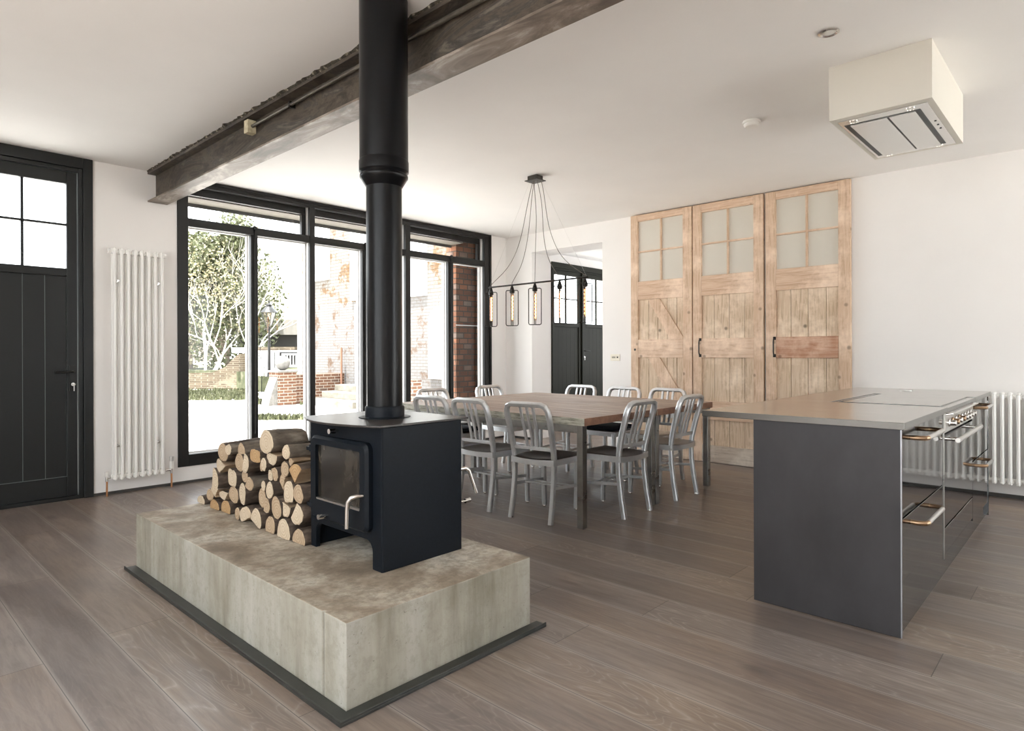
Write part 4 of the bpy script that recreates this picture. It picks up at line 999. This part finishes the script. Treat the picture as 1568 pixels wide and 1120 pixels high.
MB().tube([(4.10, .566, .722), (4.98, .566, .722)], .0125, 14).build('oven_rail', SATIN, ck, smooth=True)
m = MB(); m.cyl((5.50, 1.08, .903), (5.50, 1.08, .911), .045, n=24); tag(m.build('socket_cap', SATIN, bevel=.002), 'round steel cap set in the far end of the worktop', 'cap')

# ------------------------------------------------------------------ hood and ceiling fittings
hd = thing('cooker_hood', 'boxy cream ceiling-mounted cooker hood above the island', 'cooker hood', (4.405, .895, 2.52))
B(3.905, 4.905, .645, 1.145, 2.532, ZC).build('casing', HOODM, hd)
HX0, HX1, HY0, HY1 = 3.905, 4.905, .645, 1.145
m = MB(); m.box(HX0, HX1, HY0, HY1, 2.522, 2.532); m.build('underside_frame', HOODM, hd, bevel=.001)
m = MB(); m.box(HX0 + .05, HX1 - .05, HY0 + .03, HY1 - .03, 2.517, 2.522); m.build('steel_surround', plain('pale_steel', (.70, .69, .66), .22, .8), hd, bevel=.001)
B(HX0 + .125, HX1 - .10, HY0 + .075, HY1 - .045, 2.5155, 2.517).build('dark_slot', plain('dark_slot', (.010, .014, .011), .4), hd)
for (a, b_) in ((HY0 + .10, .873), (.883, HY1 - .075)):
    B(HX0 + .14, HX1 - .115, a, b_, 2.510, 2.5155).build('filter_panel', plain('filter_steel', (.72, .71, .68), .25, .7) if a < .8 else bpy.data.materials['filter_steel'], hd, bevel=.001)
for (x, y) in ((3.995, .76), (3.995, 1.04), (4.83, .76), (4.83, 1.04)):
    MB().lathe([(.024, 0), (.024, -.003), (.019, -.004), (.019, -.002)], (x, y, 2.517), 20).build('hood_lamp', CHROME, hd, smooth=True)
m = MB()
for k in range(3): m.cyl((4.30 + k * .08, HY0 + .05, 2.517), (4.30 + k * .08, HY0 + .05, 2.514), .006, n=10)
m.build('control_button', BLACKM, hd)
sl = thing('ceiling_spotlight', 'recessed chrome ceiling spotlight between beam and hood', 'ceiling light', (3.467, 1.017, ZC))
MB().lathe([(.036, 0), (.050, -.001), (.050, -.006), (.040, -.010), (.034, -.004)], (3.467, 1.017, ZC), 28).build('trim_ring', CHROME, sl, smooth=True)
MB().lathe([(.034, -.001), (.034, -.003), (.028, -.006), (.01, -.007)], (3.467, 1.017, ZC), 24).build('lamp_lens', LENS, sl, smooth=True)
sm = thing('smoke_detector', 'round white smoke detector on the ceiling left of the hood', 'smoke detector', (4.43, 1.81, ZC))
MB().lathe([(.058, 0), (.060, -.004), (.060, -.016), (.056, -.018)], (4.43, 1.81, ZC), 28).build('base', WPLAS, sm, smooth=True)
MB().lathe([(.052, -.018), (.052, -.032), (.044, -.040), (.02, -.042)], (4.43, 1.81, ZC), 28).build('cover', WPLAS, sm, smooth=True)

# ------------------------------------------------------------------ outside
def at(px, py, D):
    d = fw + r2 * ((px - 784) / FPX) - u2 * ((py - 540.2) / FPX)
    return Vector(CAM) + d * D
struct(B(-40, 60, YW + .38, 140, -.5, -.101).build('ground', GRAVEL), 'pale gravel yard outside', 'ground')
struct(B(-40, X0 - .3, -40, YW + .38, -.5, -.101).build('ground', GRAVEL), 'gravel ground on the far side of the house', 'ground')
struct(B(X0 - .3, 60, -40, Y0 - .3, -.5, -.101).build('ground', GRAVEL), 'gravel ground behind the house', 'ground')
# near brick pier
pr = thing('brick_pier', 'red brick pier just outside the right-hand tall window', 'brick pier', (6.2, 6.52, -.1))
B(5.85, 6.62, 6.50, 6.70, -.1, 2.83).build('brickwork', BRICKP, pr)
B(5.846, 6.62, 6.496, 6.50, 1.573, 1.588).build('mortar_band', RENDER, pr)
# painted building opposite (wall runs along y at x = 9.5)
bw_ = thing('brick_building', 'whitewashed brick building across the yard with white render panels', 'building', (10.6, 14, -.1))
B(9.5, 12.5, 10.2, 17.42, -.1, 2.56).build('lower_wall', BRICKW, bw_)
B(9.5, 12.5, 10.2, 17.42, 2.56, 6.2).build('upper_wall', BRICKU, bw_)['label'] = 'orange brick with patchy paint'
for (a, b_, z0, z1) in ((15.80, 17.1, 3.27, 5.4), (13.2, 14.72, 2.60, 5.4), (11.55, 12.9, 2.55, 4.8)):
    B(9.44, 9.5, a, b_, z0, z1).build('render_panel', RENDER, bw_, bevel=.01)
dp = [(10.70, .60), (11.45, .60), (11.45, 1.9)]
for k in range(1, 8):
    a = math.radians(180 * k / 8); dp.append((11.075 + .375 * math.cos(a), 1.9 + .36 * math.sin(a)))
dp += [(10.70, 1.9)]
MB().prism(dp, 9.43, 9.5, 'x').build('arched_doorway', RENDER, bw_)
B(9.44, 9.5, 13.9, 14.5, .3, 2.5).build('white_doorway', RENDER, bw_, bevel=.01)
B(9.40, 9.5, 17.36, 17.46, -.1, 6.2).build('downpipe', WPAINT, bw_)
# brick low walls, steps
p = at(430, 620, 16)
pr2 = thing('brick_gate_pier', 'low brick pier with stone cap, topped by the stone ball', 'brick pier', (7.78, 15.2, -.1))
B(7.54, 8.02, 14.96, 15.44, -.1, .72).build('brickwork', BRICKR, pr2)
B(7.50, 8.06, 14.92, 15.48, .72, .77).build('cap', STONE, pr2, bevel=.01)
MB().prism([(7.54, -.1), (7.30, -.1), (7.40, .25), (7.54, .62)], 15.0, 15.4, 'y').build('buttress', STONE, pr2)
prof = [(.05, 0)] + [(.185 * math.sin(a), .185 - .185 * math.cos(a)) for a in [.35 + (PI - .4) * k / 12 for k in range(13)]]
tag(MB().lathe(prof, (7.78, 15.2, .77), 24).build('stone_ball', STONE, smooth=True), 'grey stone ball finial on the low brick gate pier', 'stone ball')
lw = B(8.02, 9.5, 15.1, 15.32, -.1, .66); tag(lw.build('low_brick_wall', BRICKR), 'low red brick wall joining the gate pier to the building', 'brick wall')
lw = B(8.3, 8.55, 10.6, 11.95, -.1, .62); tag(lw.build('low_brick_wall', BRICKR), 'low orange brick wall below the arched doorway', 'brick wall')
for k in range(3):
    B_ = B(8.2 + k * .38, 9.39, 12.7, 14.7, -.1 + (k * .16), .06 + k * .16)
    tag(B_.build('stone_step', STEPM, bevel=.01), ['lowest', 'middle', 'top'][k] + ' worn stone step in front of the whitewashed building', 'step', 'stone steps by the building')
tag(MB().tube([(9.38, 15.05, -.1), (9.38, 15.05, 1.35)], .03, 10).build('iron_post', plain('rusty_iron', (.2, .1, .06), .7), smooth=True), 'rusty upright iron post against the whitewashed building', 'post')
# garden wall (curved step up)
gw = []
L0, L1 = at(262, 598, 23.5), at(386, 600, 22.6)
dirv = (L1 - L0); Lw = math.hypot(dirv.x, dirv.y); dx, dy = dirv.x / Lw, dirv.y / Lw
prof = [(0, -.1), (Lw, -.1), (Lw, 1.22), (Lw * .84, 1.18), (Lw * .76, .98), (Lw * .68, .72), (Lw * .58, .58), (Lw * .5, .50), (0, .46)]
m = MB(); a_ = []; b_ = []
for (s, z_) in prof:
    a_.append(m.bm.verts.new((L0.x + dx * s, L0.y + dy * s, z_))); b_.append(m.bm.verts.new((L0.x + dx * s - dy * .25, L0.y + dy * s + dx * .25, z_)))
m.bm.faces.new(a_); m.bm.faces.new(list(reversed(b_)))
for k in range(len(prof)): q = (k + 1) % len(prof); m.bm.faces.new((a_[k], b_[k], b_[q], a_[q]))
gwt = tag(m.build('garden_wall', BRICKG), 'old brown brick garden wall sweeping up under the birch trees', 'garden wall')
e = at(372, 536, 22.7)
tag(B(e.x - .35, e.x + .35, e.y - .1, e.y + .15, 1.22, 1.40).build('coping_stone', RENDER, bevel=.03), 'white coping stone on the high end of the garden wall', 'stone')
# raised terrace behind
struct(B(9.9, 24, 18.5, 40, -.1, .55).build('ground', GRASS), 'raised grassy terrace beyond the garden', 'ground')
# grass verge at the foot of the garden wall
m = MB(); rnd = random.Random(11)
for k in range(5200):
    px = rnd.uniform(255, 470) if k % 3 else rnd.uniform(255, 390)
    t = rnd.random(); D = rnd.uniform(17.6, 22.3)
    if px > 395: D = rnd.uniform(15.9, 17.6) if k % 2 else rnd.uniform(12.3, 12.9)
    q = at(px, 541, D); hh = rnd.uniform(.03, .13); an = rnd.random() * PI; wx, wy = .035 * math.cos(an), .035 * math.sin(an)
    dx_, dy_ = rnd.uniform(-.05, .05), rnd.uniform(-.05, .05)
    if 9.3 < q.x and 10 < q.y < 17.6: continue
    if 7.25 < q.x < 9.6 and 14.8 < q.y < 15.6: continue
    m.poly([(q.x - wx, q.y - wy, -.101), (q.x + wx, q.y + wy, -.101), (q.x + dx_, q.y + dy_, -.1 + hh)], [(0, 1, 2)])
g_ = m.build('grass_verge', GRASS); g_['kind'] = 'stuff'; tag(g_, 'straggly grass along the foot of the garden wall', 'grass')
# balustrade and bench on terrace
fr_ = at(385, 530, 21.2); fe = at(455, 532, 20.6)
dx_, dy_ = (fe.x - fr_.x), (fe.y - fr_.y)
bal = thing('balustrade', 'white timber balustrade with tiled coping beyond the gate pier', 'balustrade', (fr_.x, fr_.y, .4))
MB().bar((fr_.x, fr_.y, 1.36), (fe.x, fe.y, 1.36), .25, .10).build('coping', BRICKG, bal)
MB().bar((fr_.x, fr_.y, 1.27), (fe.x, fe.y, 1.27), .14, .06).build('top_rail', WPAINT, bal)
for k in range(6):
    t = k * .115; x_, y_ = fr_.x + dx_ * t, fr_.y + dy_ * t
    MB().bar((x_, y_, .45), (x_, y_, 1.25), .10).build('baluster', WPAINT, bal)
MB().bar((fr_.x, fr_.y, .66), (fr_.x + dx_ * .6, fr_.y + dy_ * .6, .66), .05, .07).build('bottom_rail', WPAINT, bal)
bc = at(448, 558, 21.5)
ben = thing('garden_bench', 'white slatted garden bench on the terrace beside the building', 'bench', (bc.x, bc.y, .55))
ax = Vector((rt.x, rt.y, 0)); ay = Vector((fw.x, fw.y, 0)); c0 = Vector((bc.x, bc.y, 0)) + ax * .25
def bp(u, v, z_): q = c0 + ax * u + ay * v; return (q.x, q.y, z_)
MB().bar(bp(-.7, .25, 1.17), bp(.7, .25, 1.17), .04, .06).build('top_rail', WPAINT, ben)
MB().bar(bp(-.7, .25, .78), bp(.7, .25, .78), .04, .04).build('back_rail', WPAINT, ben)
m = MB()
for k in range(13): m.bar(bp(-.62 + k * .103, .25, .78), bp(-.62 + k * .103, .25, 1.15), .035, .02)
m.build('back_slats', WPAINT, ben)
m = MB()
for v in (-.15, -.05, .05, .15): m.bar(bp(-.7, v, .75), bp(.7, v, .75), .08, .025)
m.build('seat', WPAINT, ben)
for u in (-.68, .68):
    MB().bar(bp(u, .25, .55), bp(u, .25, 1.2), .05).build('leg', WPAINT, ben); MB().bar(bp(u, -.2, .55), bp(u, -.2, .96), .05).build('leg', WPAINT, ben)
    MB().bar(bp(u, -.22, .96), bp(u, .25, .96), .05, .03).build('armrest', WPAINT, ben)
# lamp post
lp = at(412, 528, 20.3)
lam = thing('lamp_post', 'black Victorian-style lantern lamp post beyond the balustrade', 'street lamp', (lp.x, lp.y, .45))
MB().lathe([(.07, .45), (.05, .7), (.04, 1.4), (.03, 1.9), (.045, 1.93), (.03, 1.97), (.06, 2.05)], (lp.x, lp.y, 0), 14).build('post', BLACKM, lam, smooth=True)
m = MB()
for k in range(4):
    a = PI / 4 + k * PI / 2; m.bar((lp.x + .07 * math.cos(a), lp.y + .07 * math.sin(a), 2.05), (lp.x + .235 * math.cos(a), lp.y + .235 * math.sin(a), 2.52), .022)
m.build('lantern_frame', BLACKM, lam)
m = MB(); m.lathe([(.07, 2.05), (.21, 2.51)], (lp.x, lp.y, 0), 4); m.build('lantern_glass', BULB, lam)
MB().lathe([(.28, 2.51), (.26, 2.53), (.12, 2.68), (.09, 2.70), (.09, 2.76), (.03, 2.80), (.02, 2.90)], (lp.x, lp.y, 0), 12).build('lantern_roof', BLACKM, lam, smooth=True)
# far buildings
def bld(name, label, pts, cat='building'):
    t = thing(name, label, cat, pts[0]); return t
q = at(428, 520, 30)
sh = thing('shed', 'low dark boarded shed beyond the balustrade', 'shed', (q.x, q.y, .5))
u = ax; v = ay
def ob(c, hu, hv, z0, z1, name, mt, par):
    m = MB(); P = []
    for z_ in (z0, z1):
        for (i, j) in ((-1, -1), (1, -1), (1, 1), (-1, 1)):
            k_ = Vector((c.x, c.y, 0)) + u * hu * i + v * hv * j; P.append((k_.x, k_.y, z_))
    m.poly(P, [(0, 3, 2, 1), (4, 5, 6, 7), (0, 1, 5, 4), (1, 2, 6, 5), (2, 3, 7, 6), (3, 0, 4, 7)]); return m.build(name, mt, par)
ob(q, 1.6, .8, .5, 2.05, 'walls', SHEDM, sh); ob(q, 1.8, 1.0, 2.05, 2.75, 'roof', ROOFM, sh)
q2 = at(398, 520, 29); ob(q2, .28, .1, .5, 1.9, 'door', WPAINT, sh)
q = at(440, 500, 48)
hs = thing('cottage', 'pale distant cottage with a steep roof above the lamp post', 'building', (q.x, q.y, -.1))
ob(q, 3.5, 2, -.1, 3.0, 'walls', RENDER, hs)
m = MB(); P = []
for (i, j, z_) in ((-1, -1, 3.0), (1, -1, 3.0), (1, 1, 3.0), (-1, 1, 3.0), (-1, 0, 7.4), (1, 0, 7.4)):
    k_ = Vector((q.x, q.y, 0)) + u * 3.8 * i + v * 2.3 * j; P.append((k_.x, k_.y, z_))
m.poly(P, [(0, 1, 5, 4), (2, 3, 4, 5), (0, 4, 3), (1, 2, 5), (0, 3, 2, 1)]); m.build('roof', ROOFM, hs)

# trees ------------------------------------------------------------
def tree(base, height, spread, bark, leaf, nleaf, label, name, lsize=.12, seed=1, stems=3, crown=(1.4, 1.4, 1.6), cz=.62, depth=4, thick=.07, cat='tree'):
    rnd = random.Random(seed); t = thing(name, label, cat, base)
    m = MB(); tips = []
    def grow(p, d, ln, r, lev):
        pts = [p]; q = p.copy(); dd = d.copy(); ns = 4
        for s in range(ns):
            dd = (dd + Vector((rnd.gauss(0, .12), rnd.gauss(0, .12), rnd.gauss(.03, .08)))).normalized(); q = q + dd * ln / ns; pts.append(q.copy())
            if lev <= 2: tips.append(q.copy())
        m.tube(pts, [r * (1 - .5 * k / ns) for k in range(ns + 1)], 5, cap=False)
        if lev > 0:
            for k in range(rnd.choice((2, 3, 3))):
                st_ = pts[rnd.choice((2, 3, 4))]
                nd = (dd + Vector((rnd.gauss(0, .5), rnd.gauss(0, .5), rnd.gauss(.15, .3)))).normalized(); grow(st_, nd, ln * rnd.uniform(.6, .85), r * .5, lev - 1)
    for s in range(stems):
        a = rnd.random() * 2 * PI
        grow(Vector(base) + Vector((math.cos(a), math.sin(a), 0)) * .12 * stems * .5, Vector((math.cos(a) * spread, math.sin(a) * spread, 1)).normalized(), height * .36, thick, depth)
    m.build('branches', bark, t, smooth=True)
    if nleaf:
        m = MB(); c = Vector(base) + Vector((0, 0, height * cz))
        for k in range(nleaf):
            if rnd.random() < .6: p = rnd.choice(tips) + Vector((rnd.gauss(0, .22), rnd.gauss(0, .22), rnd.gauss(0, .2)))
            else:
                v_ = Vector((rnd.gauss(0, 1), rnd.gauss(0, 1), rnd.gauss(0, 1))).normalized() * rnd.random() ** .4
                p = c + Vector((v_.x * crown[0], v_.y * crown[1], v_.z * crown[2]))
            if p.z < base[2]: continue
            a = Vector((rnd.gauss(0, 1), rnd.gauss(0, 1), rnd.gauss(0, 1))).normalized() * lsize * rnd.uniform(.5, 1.2)
            b2 = a.cross(Vector((rnd.gauss(0, 1), rnd.gauss(0, 1), rnd.gauss(0, 1)))).normalized() * lsize * .35
            m.poly([p - a * .5, p + b2, p + a * .5, p - b2], [(0, 1, 2, 3)])
        m.build('foliage', leaf, t)
    return t
tree(tuple(at(352, 590, 27).xy) + (.1,), 6.6, .22, TWIG, LEAFD, 14000, 'dense dark evergreen tree behind the garden wall', 'evergreen_tree', .19, 5, 2, (2.3, 2.3, 3.0), .50, 4, .12)
tree(tuple(at(300, 590, 27.5).xy) + (.1,), 6.4, .25, TWIG, LEAFP, 9500, 'pale olive bushy tree behind the garden wall, far left', 'bushy_tree', .17, 9, 3, (2.0, 2.0, 3.0), .48, 4, .10)
tree(tuple(at(312, 590, 24.6).xy) + (.1,), 6.6, .30, BIRCH, LEAFP, 1800, 'multi-stemmed white birch with bare branches, left one', 'birch_tree', .12, 21, 4, (1.2, 1.2, 2.0), .6, 4, .055)
tree(tuple(at(352, 590, 24.3).xy) + (.1,), 5.6, .42, BIRCH, LEAFP, 500, 'smaller white birch leaning right over the garden wall', 'birch_tree', .12, 33, 3, (1.0, 1.0, 1.6), .6, 4, .045)
tree(tuple(at(392, 560, 32).xy) + (.5,), 5.0, .2, TWIG, LEAFD, 2600, 'dark shrubby tree behind the shed, beside the window post', 'shrubby_tree', .18, 41, 2, (1.2, 1.2, 2.0), .5, 3, .08)
tree(tuple(at(452, 560, 60).xy) + (-.1,), 9.0, .3, TWIG, LEAFP, 1600, 'hazy bare tree beside the distant cottage', 'distant_tree', .35, 51, 3, (2.2, 2.2, 3.0), .6, 4, .12)
m = MB(); n_ = 40; rnd = random.Random(2); prev = None
for k in range(n_ + 1):
    t = k / n_; b0 = at(180 + t * 420, 541, 95); hz_ = 4.6 + 2.0 * math.sin(t * 9) + rnd.uniform(-.6, .6)
    a_ = m.bm.verts.new((b0.x, b0.y, -.1)); c_ = m.bm.verts.new((b0.x, b0.y, hz_)); e_ = m.bm.verts.new((b0.x + fw.x * 12, b0.y + fw.y * 12, -.1))
    if prev: m.bm.faces.new((prev[0], a_, c_, prev[1])); m.bm.faces.new((prev[1], c_, e_, prev[2]))
    prev = (a_, c_, e_)
tag(m.build('distant_hedgerow', HILLM), 'long brownish hedgerow on the far horizon', 'hedge')
bpy.data.materials.remove(ENDG)
